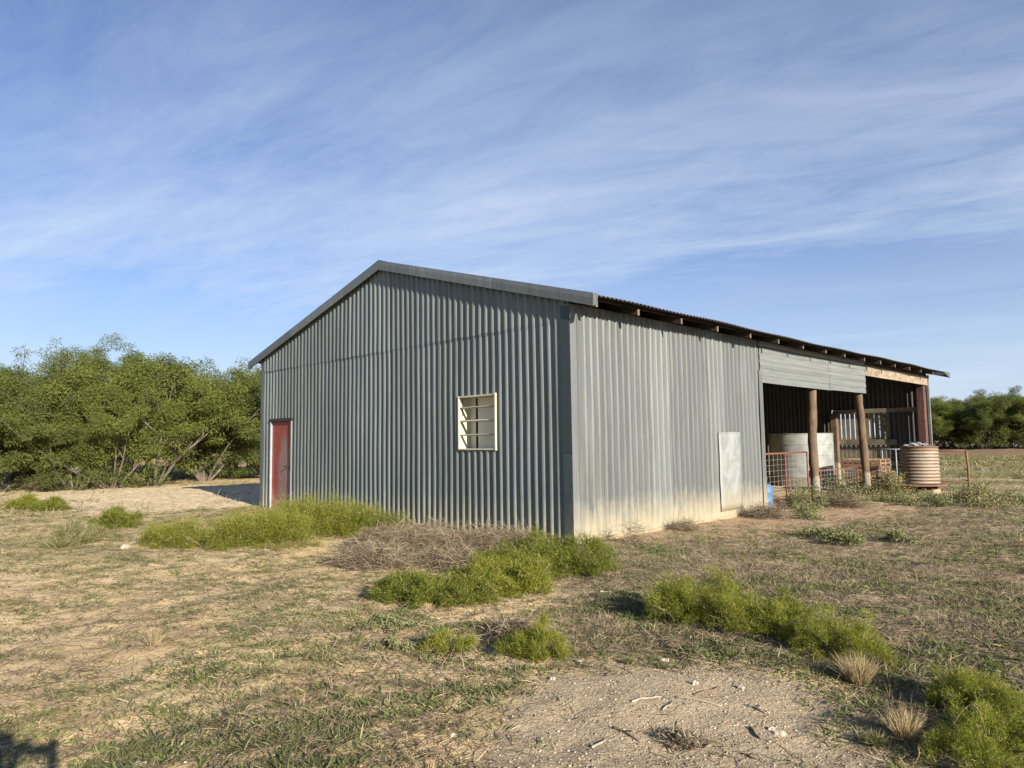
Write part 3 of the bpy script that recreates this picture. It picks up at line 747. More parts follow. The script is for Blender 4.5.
# long mound in front of the door
shrub('feathery_shrub', [(0, 0, .62, .55, .40), (.5, .35, .6, .5, .46), (-.45, -.1, .45, .4, .30)], 9500, 'feather', 'feathery bright green shrub at the left tip of the long mound', 'shrub', (-5.05, -4.0), seed=1)
shrub('feathery_shrub', [(0, 0, .8, .7, .60), (.7, .15, .65, .6, .60), (-.5, .6, .7, .6, .6), (.1, -.45, .6, .4, .42)], 19000, 'feather', 'broad feathery green shrub in the middle of the long mound', 'shrub', (-4.1, -3.1), seed=2)
shrub('feathery_shrub', [(0, 0, .75, .65, .68), (.6, .3, .6, .5, .66), (-.6, .3, .7, .5, .66), (-1.3, .3, .6, .5, .55)], 19500, 'feather', 'feathery green shrub before the wall just right of the red door', 'shrub', (-4.2, -2.0), seed=3)
shrub('feathery_shrub', [(0, 0, .6, .5, .52), (.55, .1, .5, .4, .46), (-.6, .1, .5, .4, .6)], 12500, 'feather2', 'deep green shrub ending the long mound beside the dry brush', 'shrub', (-3.7, -1.35), seed=4)
# cluster below the near corner
shrub('feathery_shrub', [(0, 0, .36, .3, .22), (.34, .12, .36, .3, .26), (.6, .3, .3, .3, .28)], 9500, 'feather2', 'small low green shrub at the left end of the corner cluster', 'shrub', (1.05, -3.95), seed=5)
shrub('feathery_shrub', [(0, 0, .42, .36, .34), (.3, .35, .40, .34, .36), (-.25, .3, .38, .32, .32), (0, .7, .4, .34, .36)], 13000, 'feather', 'bright green shrub in the middle of the cluster below the corner', 'shrub', (1.35, -3.2), seed=6)
shrub('feathery_shrub', [(0, 0, .5, .42, .44), (.35, .35, .48, .38, .46), (-.25, .25, .46, .34, .50), (-.3, -.4, .4, .34, .38)], 19000, 'feather2', 'largest green shrub touching the near corner of the barn', 'shrub', (1.0, -1.75), seed=7)
# row at the edge of the gravel
shrub('feathery_shrub', [(0, 0, .32, .30, .36), (.22, .28, .28, .26, .42), (-.15, .15, .26, .22, .34)], 12500, 'feather', 'tall rounded green shrub casting a shadow at the left end of the gravel edge row', 'shrub', (3.62, -2.85), fw=.0024, fl=(.016, .045), seed=8)
shrub('feathery_shrub', [(0, 0, .30, .26, .30), (.3, .1, .26, .22, .26)], 9000, 'feather', 'lower green shrub filling the middle of the gravel edge row', 'shrub', (4.15, -2.85), fw=.0024, fl=(.016, .045), seed=9)
shrub('feathery_shrub', [(0, 0, .22, .2, .26)], 4500, 'feather2', 'small green shrub between two larger ones on the gravel edge', 'shrub', (4.42, -2.48), fw=.0024, fl=(.016, .045), seed=10)
shrub('feathery_shrub', [(0, 0, .27, .26, .34), (.22, -.18, .24, .22, .28), (-.1, -.25, .2, .2, .22)], 9500, 'feather', 'yellow green shrub with dry grass at its right foot beside the gravel', 'shrub', (4.95, -2.8), fw=.0022, fl=(.015, .04), seed=11)
shrub('feathery_shrub', [(0, 0, .24, .22, .24), (.2, -.12, .22, .2, .22)], 9500, 'feather', 'green shrub near the right edge of the photo behind the arching stalk', 'shrub', (5.90, -3.42), fw=.0019, fl=(.013, .036), seed=12)
shrub('feathery_shrub', [(0, 0, .24, .24, .20), (.25, .1, .25, .22, .24), (-.02, -.3, .22, .22, .16)], 14000, 'feather', 'bright green shrub filling the bottom right corner', 'shrub', (6.12, -3.95), fw=.0018, fl=(.012, .034), seed=13)
shrub('feathery_shrub', [(0, 0, .2, .18, .25), (-.15, -.1, .14, .12, .12)], 2600, 'feather', 'thin tuft of green stalks at the left edge of the gravel', 'shrub', (3.35, -4.40), fw=.0024, up=1.3, spread=.45, fl=(.05, .13), seed=14)
shrub('feathery_shrub', [(0, 0, .24, .2, .09)], 1300, 'feather', 'flat pale green weed left of the gravel tuft', 'shrub', (2.72, -4.75), fw=.003, up=.8, seed=15)
# left edge small bushes
shrub('feathery_shrub', [(0, 0, .5, .4, .28), (.4, .2, .35, .3, .2)], 3000, 'feather', 'yellow green bush on the pale earth at the left edge', 'shrub', (-15.6, -4.15), fw=.009, fl=(.08, .16), seed=16)
shrub('feathery_shrub', [(0, 0, .45, .4, .24)], 2600, 'feather2', 'small green bush right of the yellow green one at the left edge', 'shrub', (-14.2, -3.85), fw=.009, fl=(.08, .16), seed=17)
shrub('feathery_shrub', [(0, 0, .5, .42, .30)], 3000, 'feather2', 'green bush standing apart just left of the long mound', 'shrub', (-8.6, -3.9), fw=.007, fl=(.08, .15), seed=18)
shrub('feathery_shrub', [(0, 0, .45, .4, .24), (.4, -.2, .4, .3, .18)], 2800, 'weed', 'thin weedy bush in front of the bush left of the mound', 'shrub', (-6.9, -5.0), fw=.006, up=1.0, spread=.5, fl=(.08, .17), seed=19)

# dry brush by the gable
def brush(name, loc, rx, ry, h, N, label, seed, fl=(.12, .34), group=None):
    g = np.random.default_rng(seed); root = empty(name, (loc[0], loc[1], gz1(*loc))); tag(root, label, 'dry brush', group)
    az = g.uniform(0, 2 * PI, N); el = np.arcsin(g.uniform(0, 1, N)); rr = g.uniform(.05, 1, N) ** .45
    P_ = np.stack([np.cos(az) * np.cos(el) * rx, np.sin(az) * np.cos(el) * ry, np.sin(el) * h * (.75 + .5 * vn(np.cos(az) * 3, np.sin(az) * 3, 1, seed))], -1) * rr[:, None]
    D_ = g.normal(size=(N, 3)); D_[:, 2] = np.abs(D_[:, 2]) * .6
    V, q, t, r = blades(P_, D_, g.uniform(*fl, N), g.uniform(.003, .0075, N), .7, None, g)
    V[:, 2] = np.maximum(V[:, 2], -.02)
    np_mesh('twigs', V, q, t, M['brush'], root, r); return root
brush('dry_brush', (-1.55, -1.9), 1.25, .95, .42, 7500, 'widest heap of dead brown brush against the gable wall', 51)
brush('dry_brush', (-.35, -1.25), .95, .75, .40, 5200, 'dead brown brush under the window near the corner shrubs', 52)
brush('dry_brush', (-1.0, -2.9), .85, .5, .26, 3200, 'low grey brown brush in front of the main dead heap', 53)
brush('dry_brush', (-.05, -2.35), .6, .4, .2, 2200, 'thin dead twigs between the brush heap and the green cluster', 54)
brush('dry_brush', (.62, .75), .2, .16, .38, 240, 'spindly dead weed standing at the near foot of the sunlit wall', 55, (.15, .35))
brush('dry_brush', (.55, 5.4), .5, .4, .26, 1500, 'round dead tumbleweed at the far foot of the sunlit wall', 56)
brush('dry_brush', (.35, 2.6), .3, .2, .16, 500, 'small dead weed halfway along the sunlit wall', 57)
brush('dry_brush', (-25.2, -1.9), 1.3, .8, .5, 2600, 'pale dead brush at the foot of the left trees', 58, (.2, .5))
brush('dry_brush', (.9, 8.6), .5, .4, .30, 1500, 'dead brown weeds before the nearer log post', 59)
brush('dry_brush', (4.9, -4.95), .16, .12, .04, 500, 'flat tangle of dead rootlets on the gravel', 60, (.03, .08))
brush('dry_brush', (2.9, -4.2), .3, .22, .14, 900, 'dark dead twigs left of the gravel tuft', 61, (.06, .16))

# small-leaved weeds near the posts
def leafy(name, loc, r, h, N, label, seed, mat='salt', size=(.025, .055)):
    g = np.random.default_rng(seed); root = empty(name, (loc[0], loc[1], gz1(*loc))); tag(root, label, 'weed')
    k = max(8, N // 45); az = g.uniform(0, 2 * PI, k); el = np.arcsin(g.uniform(0, 1, k)); rr = g.uniform(.4, 1.1, k)
    tc = np.stack([np.cos(az) * np.cos(el) * r, np.sin(az) * np.cos(el) * r, np.sin(el) * h], -1) * rr[:, None]
    ci = g.integers(0, k, N); P_ = tc[ci] + g.normal(size=(N, 3)) * .055 * (r / .5); P_[:, 2] = np.abs(P_[:, 2])
    D_ = g.normal(size=(N, 3)); D_[:, 2] += .5
    V, q, t, rn = blades(P_, D_, g.uniform(*size, N), g.uniform(size[0] * .4, size[1] * .45, N), .3, None, g)
    np_mesh('leaves', V, q, t, M[mat], root, rn)
    b = np.zeros((k, 3)); V, q, t, rn = blades(b + g.normal(size=(k, 3)) * np.array([.04, .04, 0]), tc + np.array([0, 0, .02]), np.linalg.norm(tc, axis=1), np.full(k, .009), .2, None, g)
    np_mesh('stem', V, q, t, M['litterb'], root, rn)
leafy('leafy_weed', (.62, 9.35), .62, .62, 3600, 'grey green weed at the base of the nearer log post', 71)
leafy('leafy_weed', (.35, 7.6), .5, .5, 2400, 'grey green weed in front of the red gate', 72)
leafy('leafy_weed', (.72, 12.3), .62, .72, 3600, 'tall green weed at the base of the farther log post', 73, 'weed')
leafy('leafy_weed', (1.2, 10.9), .55, .22, 1900, 'low spreading weed left of the tank stand', 74)
leafy('leafy_weed', (1.95, 11.5), .4, .12, 1300, 'dusty green weed right under the tank stand', 75)
leafy('leafy_weed', (2.5, 12.7), .55, .26, 2800, 'dark leafy weed between tank stand and pipe post', 76)
leafy('leafy_weed', (2.8, 11.6), .5, .40, 2600, 'yellow green weed in front of the pipe post', 77, 'weed')
leafy('leafy_weed', (3.4, 12.2), .6, .22, 2200, 'low weed right of the pipe post', 78)
leafy('leafy_weed', (2.3, 10.1), .5, .28, 1800, 'small weed on open dirt before the tank', 79)
leafy('leafy_weed', (3.4, 10.6), .6, .30, 2000, 'sprawling weed on the right in front of the pipe fence', 80, 'weed')
leafy('leafy_weed', (1.1, 5.9), .35, .2, 1200, 'small weed at the far end of the sunlit wall', 81)
leafy('leafy_weed', (2.95, 2.9), .32, .2, 1500, 'round green weed out on the littered ground', 82)
leafy('leafy_weed', (2.35, 3.4), .3, .16, 1200, 'low green weed nearer the sunlit wall on open ground', 83)
leafy('leafy_weed', (3.5, 3.6), .3, .15, 1100, 'flat green weed farther right on the littered ground', 84)
leafy('leafy_weed', (2.4, -5.0), .2, .04, 420, 'flat grey green rosette left of the gravel', 85, size=(.02, .045))
leafy('leafy_weed', (1.9, -4.75), .22, .05, 420, 'flat dark rosette with a small shadow in the sandy ground', 86, size=(.02, .045))

# bunch grasses
def bunch(loc, r, h, N, label, seed, mat='straw', w=.0028):
    g = np.random.default_rng(seed); az = g.uniform(0, 2 * PI, N); rr = g.uniform(0, 1, N) ** .7
    P_ = np.stack([np.cos(az) * rr * r * .35, np.sin(az) * rr * r * .35, np.zeros(N)], -1)
    D_ = np.stack([np.cos(az) * rr * r, np.sin(az) * rr * r, np.full(N, h)], -1) + g.normal(size=(N, 3)) * h * .12
    V, q, t, rn = blades(P_, D_, g.uniform(.45, 1.05, N) * h, g.uniform(.7, 1.3, N) * w, .45, None, g)
    V += np.array([loc[0], loc[1], gz1(*loc)])
    o = np_mesh('bunch_grass', V, q, t, M[mat], None, rn); tag(o, label, 'grass tuft'); return o
bunch((5.28, -3.42), .14, .26, 650, 'straw yellow bunch grass at the right foot of the yellow green shrub', 91)
bunch((5.76, -4.15), .11, .20, 520, 'straw coloured bunch grass standing alone right of the gravel', 92)
bunch((5.66, -4.3), .10, .10, 380, 'low green fringe of grass beside the lone straw tuft', 93, 'grassb')
bunch((4.42, -3.5), .08, .12, 260, 'small pale tuft on the top edge of the gravel', 94, 'grassb')
bunch((3.98, -4.15), .06, .07, 160, 'tiny green tuft alone near the top left of the gravel', 95, 'grassb')
bunch((.75, -6.25), .12, .20, 170, 'pale straw tuft beside the forked stick on the sand', 96)
bunch((-6.2, -5.4), .35, .32, 520, 'pale straw bunch at the left before the long mound', 97, 'weed', .005)
bunch((4.2, -4.05), .05, .06, 120, 'very small green tuft right of the tiny one on gravel', 98, 'grassb')
bunch((3.15, -4.25), .14, .18, 380, 'green bunch grass behind the gravel edge stalks', 99, 'grassb')
# arching pale stalk
mb = MB(); pts = []
for i in range(12):
    t = i / 11; pts.append((5.93 + .17 * t + .03 * math.sin(3 * t), -3.98 - .02 * t, gz1(5.93, -3.98) + .02 + .19 * math.sin(PI * (t * .88 + .04)) ))
mb.tube(pts, [.0032 * (1 - .5 * i / 11) for i in range(12)], 6); o = mb.build('dry_stalk', M['straw'], None, True); tag(o, 'pale dry stalk arching over the bottom right green shrub', 'stalk')
o.data.attributes.new('rnd', 'FLOAT', 'POINT').data.foreach_set('value', [.8] * len(o.data.vertices))

# ------------------------------------------------------------------ ground cover (stuff)
def sample(n, r0, r1, p=1.6, half=44, az0=None):
    """points round the camera, denser near"""
    u = rng.uniform(0, 1, n); a = 2 - p
    r = (r0 ** a + u * (r1 ** a - r0 ** a)) ** (1 / a)
    c = math.radians(90 + 45) if az0 is None else az0
    th = c + np.radians(rng.uniform(-half, half, n))
    return CAM[0] + r * np.cos(th), CAM[1] + r * np.sin(th), r
def outside(x, y): return ~((x > -10.7) & (x < .06) & (y > -.05) & (y < 19.4))
def cover(name, n, r0, r1, dens, per, ln, wd, mat, lay, kindlabel, p=1.6, spread=.03, bend=.5):
    x, y, r = sample(n, r0, r1, p); Zn = zones(x, y); d = dens(x, y, Zn, r)
    k = (rng.uniform(0, 1, n) < d) & outside(x, y); x, y, r = x[k], y[k], r[k]; m = len(x)
    sc = 1 + np.clip((r - 8) / 30, 0, .9)
    xi = np.repeat(x, per); yi = np.repeat(y, per); ri = np.repeat(sc, per)
    N_ = m * per; off = rng.normal(size=(N_, 2)) * spread * ri[:, None]
    px_, py_ = xi + off[:, 0], yi + off[:, 1]
    P_ = np.stack([px_, py_, gz(px_, py_) - .002], -1)
    D_ = np.stack([off[:, 0] / spread * .5, off[:, 1] / spread * .5, np.full(N_, 1.0 - lay)], -1) + rng.normal(size=(N_, 3)) * .35
    D_[:, 2] = np.abs(D_[:, 2]) * (1 - lay * .8) + .03
    tone = np.clip(np.repeat(rng.uniform(0, 1, m), per) * .6 + rng.uniform(0, .4, N_), 0, 1)
    V, q, t, rn = blades(P_, D_, rng.uniform(*ln, N_) * ri, rng.uniform(*wd, N_) * ri, bend, tone)
    V[:, 2] = np.maximum(V[:, 2], gz(V[:, 0], V[:, 1]) + .0015)
    o = np_mesh(name, V, q, t, M[mat], None, rn); tag(o, kindlabel, 'ground cover', None, 'stuff'); return o
def patchy(x, y, s, a, b, seed): return sstep(a, b, fbm(x, y, s, seed))
# short grass tufts on sand (left) and the greener middle
def d_grass(x, y, Z, r):
    g = patchy(x, y, 2.2, .42, .58, 41) * .65 * (.25 + .75 * patchy(x, y, 7, .42, .56, 46)) + patchy(x, y, .55, .48, .62, 31) * .3 * (.15 + .85 * patchy(x, y, 6, .44, .56, 49)) + .04
    far = sstep(9, 13, r) * .2
    return np.clip(Z['left'] * (g + far) + Z['mid'] * (.04 + .5 * patchy(x, y, 1.8, .45, .6, 43) * (.1 + .7 * patchy(x, y, 7, .42, .56, 47))) + Z['litter'] * patchy(x, y, 1.3, .50, .62, 44) * .40 + Z['pale'] * .05 * patchy(x, y, .7, .5, .6, 48) + Z['gravel'] * .006, 0, 1)
cover('short_grass', 56000, 2.6, 34, d_grass, 15, (.025, .09), (.0034, .007), 'grassb', .45, 'thin grey green grass scattered over the sand', spread=.032)
cover('dry_grass_litter', 120000, 2.6, 30, lambda x, y, Z, r: np.clip(Z['left'] * (.16 + .3 * patchy(x, y, 2.2, .45, .6, 51)) + Z['litter'] * .7 + Z['mid'] * .35 + Z['track'] * .10 + Z['gravel'] * .015, 0, 1),
      4, (.03, .15), (.003, .008), 'litterb', .93, 'fallen twigs and dead stems littering the soil', spread=.05)
cover('straw_litter', 60000, 2.6, 26, lambda x, y, Z, r: np.clip(Z['left'] * .18 + Z['litter'] * .35 + Z['mid'] * .25 + Z['track'] * .12, 0, 1),
      3, (.03, .16), (.0028, .007), 'straw', .88, 'bleached straw scattered across the ground', spread=.05)
cover('dead_weeds', 50000, 4.2, 26, lambda x, y, Z, r: np.clip(Z['litter'] * (.06 + .7 * patchy(x, y, 1.6, .48, .60, 61) * patchy(x, y, 5, .38, .54, 62)) + Z['mid'] * .05, 0, 1),
      11, (.04, .13), (.0026, .0055), 'brush', .35, 'standing dead brown weeds on the littered ground', spread=.045, bend=.4)
def d_field(x, y, Z, r): return np.clip(Z['far'] * (.08 + .7 * patchy(x, y * 3, .12, .45, .6, 71)) * (1 - sstep(50, 56, y)) + (1 - Z['pale'] * .9) * sstep(18, 24, r) * (x < 2) * (y < 3) * .5 * patchy(x, y, .5, .45, .6, 72), 0, 1)
cover('field_weeds', 26000, 18, 68, d_field, 9, (.08, .26), (.008, .018), 'weed', .15, 'green and tan weeds covering the field beyond', p=1.0, spread=.14)

cover('low_weeds', 60000, 3.0, 26, lambda x, y, Z, r: np.clip(Z['litter'] * (.12 + .88 * patchy(x, y, 1.0, .45, .55, 81) * patchy(x, y, 5, .34, .50, 82)) + Z['mid'] * .5 * patchy(x, y, 2.4, .46, .58, 83) + Z['left'] * .28 * patchy(x, y, 2.0, .5, .6, 84) * patchy(x, y, 8, .42, .55, 85) + Z['track'] * .05, 0, 1),
      15, (.02, .06), (.006, .014), 'lowweed', .45, 'small grey green weeds spreading between the dead stems', spread=.03)
# pebbles
def pebbles(name, n, r0, r1, dens, rad, label, flat=.55, rb=(0, 1), p=1.6):
    x, y, r = sample(n, r0, r1, p); Zn = zones(x, y); k = (rng.uniform(0, 1, n) < dens(x, y, Zn, r)) & outside(x, y); x, y = x[k], y[k]; m = len(x)
    ico = bmesh.new(); bmesh.ops.create_icosphere(ico, subdivisions=1, radius=1); iv = np.array([v.co[:] for v in ico.verts]); fi = np.array([[v.index for v in f.verts] for f in ico.faces]); ico.free()
    s_ = rng.uniform(0, 1, m) ** 2.5 * (rad[1] - rad[0]) + rad[0]
    V = iv[None] * (1 + rng.uniform(-.28, .28, (m, len(iv), 1))); V = V * np.stack([s_ * rng.uniform(.8, 1.5, m), s_ * rng.uniform(.7, 1.1, m), s_ * flat * rng.uniform(.7, 1.2, m)], -1)[:, None]
    a = rng.uniform(0, 2 * PI, m); c, s2 = np.cos(a)[:, None], np.sin(a)[:, None]
    X = V[..., 0] * c - V[..., 1] * s2 + x[:, None]; Y = V[..., 0] * s2 + V[..., 1] * c + y[:, None]; Z_ = V[..., 2] + (gz(x, y) + s_ * .18)[:, None]
    t = (np.arange(m) * len(iv))[:, None, None] + fi[None]
    o = np_mesh(name, np.stack([X, Y, Z_], -1).reshape(-1, 3), np.zeros((0, 4), int), t.reshape(-1, 3), M['pebble'], None, np.repeat(rng.uniform(*rb, m), len(iv)))
    tag(o, label, 'ground cover', None, 'stuff')
pebbles('gravel', 44000, 2.6, 8.5, lambda x, y, Z, r: np.clip(Z['gravel'] * .95 + Z['left'] * .03 + Z['mid'] * .08 + Z['litter'] * .04, 0, 1), (.0025, .009), 'fine brown and pale gravel on the bare patch', rb=(.05, .85), p=1.3)
pebbles('pale_stones', 1000, 2.8, 20, lambda x, y, Z, r: np.clip(Z['gravel'] * .18 + Z['mid'] * .12 + Z['left'] * .035 + Z['litter'] * .10 + Z['pale'] * .1, 0, 1), (.006, .022), 'scattered white limestone chips', rb=(.6, 1))
pebbles('soil_crumbs', 16000, 2.6, 12, lambda x, y, Z, r: Z['left'] * .6 + Z['track'] * .5 + Z['litter'] * .4, (.002, .008), 'small crumbs of soil', rb=(.15, .6))

# sticks and wood fragments on the gravel: (x,y,len,angle,radius,curve,label)
def gp(px, py):  # ground point from measured directions, used once to place small debris in world space
    yaw, pitch, roll, f = .7851, .082, -.0138, 700.82
    fw = np.array([-math.sin(yaw) * math.cos(pitch), math.cos(yaw) * math.cos(pitch), math.sin(pitch)])
    r = np.array([math.cos(yaw), math.sin(yaw), 0]); u = np.cross(r, fw)
    r2 = r * math.cos(roll) + u * math.sin(roll); u2 = -r * math.sin(roll) + u * math.cos(roll)
    d = fw + r2 * (px - 512) / f - u2 * (py - 384) / f; t = -1.6 / d[2]
    return CAM[0] + d[0] * t, CAM[1] + d[1] * t
def stick(x0, y0, x1, y1, r, curve, label, fork=False, mat='stick'):
    L = math.hypot(x1 - x0, y1 - y0); nx, ny = -(y1 - y0) / L, (x1 - x0) / L; mb = MB(); pts = []
    cx_, cy_ = (x0 + x1) / 2, (y0 + y1) / 2; bz = gz1(cx_, cy_)
    for i in range(10):
        t = i / 9; c = curve * math.sin(PI * t) + .004 * math.sin(7 * t)
        x, y = x0 + (x1 - x0) * t + nx * c, y0 + (y1 - y0) * t + ny * c
        pts.append((x - cx_, y - cy_, gz1(x, y) - bz + r * .8 + .35 * abs(curve) * math.sin(PI * t)))
    mb.tube(pts, [r * (1.1 - .5 * i / 9) for i in range(10)], 7, jit=.12)
    if fork:
        p = Vector(pts[3]); mb.tube([p, p + Vector((ny * .3 * L, -nx * .2 * L, .02)), p + Vector((ny * .45 * L, -nx * .5 * L, .005))], [r * .8, r * .6, r * .3], 6)
    o = mb.build('stick', M[mat], None, True); o.location = (cx_, cy_, bz); tag(o, label, 'stick'); return o
for a, b3, r, c, lab, fk, mt in [
    ((632, 704), (662, 699), .006, .01, 'short bleached stick at the left of the row on the gravel', False, 'stick'),
    ((676, 700), (722, 707), .006, .012, 'longest bleached stick in the middle of the gravel', False, 'stick'),
    ((663, 711), (673, 704), .006, .0, 'stubby pale stick just below the gap between two sticks', False, 'stick'),
    ((694, 697), (720, 688), .006, -.012, 'brown curved stick above the longest one', False, 'litterwood'),
    ((592, 746), (606, 737), .006, .0, 'dark edged pale stick at the bottom left of the gravel', False, 'stick'),
    ((612, 727), (640, 740), .006, .01, 'brown forked twig right of the small dark stick', True, 'litterwood'),
    ((748, 706), (766, 713), .008, .006, 'pale broken stick on the left of the debris scatter', True, 'stick'),
    ((750, 728), (760, 738), .008, .0, 'dark stub of wood below the debris scatter', False, 'litterwood'),
    ((742, 752), (758, 758), .005, .0, 'thin brown twig near the bottom edge of the gravel', True, 'litterwood'),
    ((177, 622), (200, 620), .009, .02, 'dark forked stick lying on the sand at left', True, 'litterwood'),
    ((98, 640), (107, 638), .007, .02, 'small arched stick left of the forked one', False, 'litterwood'),
    ((868, 664), (895, 682), .004, .0, 'thin pale twig between the shrub and the lone tuft', False, 'stick'),
    ((600, 593), (622, 590), .009, .0, 'bleached stick on the littered ground right of the corner cluster', False, 'stick')]:
    p0, p1 = gp(*a), gp(*b3); stick(p0[0], p0[1], p1[0], p1[1], r, c, lab, fk, mt)
def chunk(px, py, sx, sy, sz, rz, label, mat='stone', seed=0):
    g = random.Random(seed); x, y = gp(px, py); bm = bmesh.new(); bmesh.ops.create_icosphere(bm, subdivisions=3, radius=1)
    for v in bm.verts:
        n_ = 1 + .18 * math.sin(v.co.x * 5 + seed) + .15 * math.sin(v.co.y * 7 + seed * 2) + g.uniform(-.05, .05); v.co = Vector((v.co.x * sx, v.co.y * sy, v.co.z * sz)) * n_
    me = bpy.data.meshes.new('rock'); bm.to_mesh(me); bm.free(); me.materials.append(M[mat]); o = bpy.data.objects.new('rock', me); link(o)
    o.location = (x, y, gz1(x, y) + sz * .6); o.rotation_euler = (0, 0, rz); tag(o, label, 'rock')
for i, (a, b4, sx, sy, sz, rz, lab) in enumerate([
    (780, 733, .032, .016, .012, .4, 'largest white chunk at the right end of the debris line'), (772, 729, .02, .014, .012, 1.0, 'white chunk left of the largest one'),
    (768, 712, .022, .01, .009, 2.2, 'narrow white chip above the debris line'), (695, 686, .02, .014, .014, .2, 'pale stone at the top left of the gravel'),
    (741, 689, .022, .016, .012, 0, 'rounded pale stone above the debris'), (665, 664, .03, .02, .016, .5, 'pale stone at the shrub foot on the gravel top edge'),
    (553, 681, .018, .014, .012, .5, 'white stone on the left margin of the gravel'), (452, 739, .022, .014, .01, .3, 'white stone among grass at bottom centre'),
    (125, 549, .09, .06, .04, .3, 'white stone on the sand left of the long mound'), (578, 663, .026, .018, .012, 0, 'pale stone by the green tuft at the gravel edge'),
    (140, 763, .03, .02, .012, .8, 'grey stone at the bottom edge of the photo at left')]):
    chunk(a, b4, sx, sy, sz, rz, lab, seed=i)

# ------------------------------------------------------------------ mesquite trees
def make_tree(seed, height=6.0, width=3.2, clump_n=80, airy=0.0, mat='leaf', low=.5, limbs=7):
    R = random.Random(seed); g = np.random.default_rng(seed)
    mb = MB(); tips = []
    def grow(p, d, L, r, depth):
        n = 4; pts = [p.copy()]; q = p.copy(); dd = d.normalized()
        for i in range(n):
            dd = (dd + Vector((R.uniform(-1, 1), R.uniform(-1, 1), R.uniform(-.5, .8))) * .17).normalized()
            q = q + dd * (L / n); pts.append(q.copy())
        mb.tube(pts, [r * (1 - .45 * i / n) for i in range(n + 1)], 7 if depth < 2 else 4, cap=False)
        if depth >= 2:
            for k in (2, 3, 4): tips.append((pts[k], depth))
        elif depth == 1: tips.append((pts[3], depth)); tips.append((pts[4], depth))
        if depth < 3:
            for k in range(R.choice((3, 4)) if depth < 2 else 3):
                i = R.choice((2, 3, 4, 4)) if depth else R.choice((1, 2, 3, 4, 4))
                base = pts[i]
                ax = Vector((R.uniform(-1, 1), R.uniform(-1, 1), R.uniform(-.35, .75)))
                nd = (dd * .75 + ax * .85).normalized()
                grow(base, nd, L * R.uniform(.5, .72), r * (.58 if depth else .6), depth + 1)
    for k in range(limbs):
        az = 2 * PI * k / limbs + R.uniform(-.4, .4); tilt = R.uniform(.15, .95)
        d = Vector((math.cos(az) * math.sin(tilt) * width / 2.4, math.sin(az) * math.sin(tilt) * width / 2.4, math.cos(tilt)))
        grow(Vector((math.cos(az) * .14, math.sin(az) * .14, -.1)), d, height * R.uniform(.38, .52), R.uniform(.045, .085), 0)
    T = np.array([t[0][:] for t in tips])
    # squeeze into the crown's outline
    top = np.percentile(T[:, 2], 99); fz = height * .93 / top
    keep = g.uniform(0, 1, len(T)) > airy; T = T[keep]
    T = T * np.array([1, 1, fz])
    T = T[T[:, 2] > .35]
    if low > 0:                                       # low skirts of foliage
        k = int(130 * low); az = g.uniform(0, 2 * PI, k); rr = g.uniform(.35, 1.0, k) * width * .85
        T = np.concatenate([T, np.stack([np.cos(az) * rr, np.sin(az) * rr, g.uniform(.25, height * .5, k)], -1)])
    n = len(T); rad = g.uniform(.16, .44, n); cnt = (clump_n * (rad / .28) ** 2).astype(int); ci = np.repeat(np.arange(n), cnt); Nn = len(ci)
    dirs = g.normal(size=(Nn, 3)); dirs /= np.linalg.norm(dirs, axis=1, keepdims=True)
    P_ = T[ci] + dirs * (rad[ci] * g.uniform(.1, 1, Nn) ** .5)[:, None] * np.array([1.25, 1.25, .75])
    D_ = dirs * .8 + g.normal(size=(Nn, 3)) * .5; D_[:, 2] = D_[:, 2] * .55 - .1
    tone = np.clip(g.uniform(0, 1, n)[ci] * .55 + g.uniform(0, .45, Nn), 0, 1)
    V, q, t, r = blades(P_, D_, g.uniform(.05, .125, Nn), g.uniform(.022, .045, Nn), .5, tone, g)
    root = empty('mesquite_tree')
    for i in range(len(mb.v)): v = mb.v[i]; mb.v[i] = (v[0], v[1], v[2] * fz)
    mb.build('trunk', M['bark'], root, True)
    np_mesh('crown', V, q, t, M[mat], root, r)
    return root
protos = [make_tree(1, 6.0, 3.2), make_tree(2, 5.6, 3.4, mat='leaf'), make_tree(3, 6.4, 2.8, limbs=6, mat='leaf2'), make_tree(4, 8.0, 2.4, clump_n=58, airy=.35, low=.1, limbs=5), make_tree(5, 5.2, 3.6, mat='leaf2', low=1.2)]
PH = [6.0, 5.6, 6.4, 8.0, 5.2]
used = set()
def place_tree(k, x, y, h, label, group, wide=1.0):
    h *= .95; sc = h / PH[k]; rz = random.uniform(0, 6.28)
    if k not in used:
        used.add(k); t = protos[k]; t.location = (x, y, gz1(x, y)); t.rotation_euler = (0, 0, rz); t.scale = (sc * wide, sc * wide, sc)
    else: t = copy_tree(protos[k], (x, y, gz1(x, y)), rz, sc * wide, sc)
    tag(t, label, 'tree', group)
GL = 'mesquite trees left of the barn'
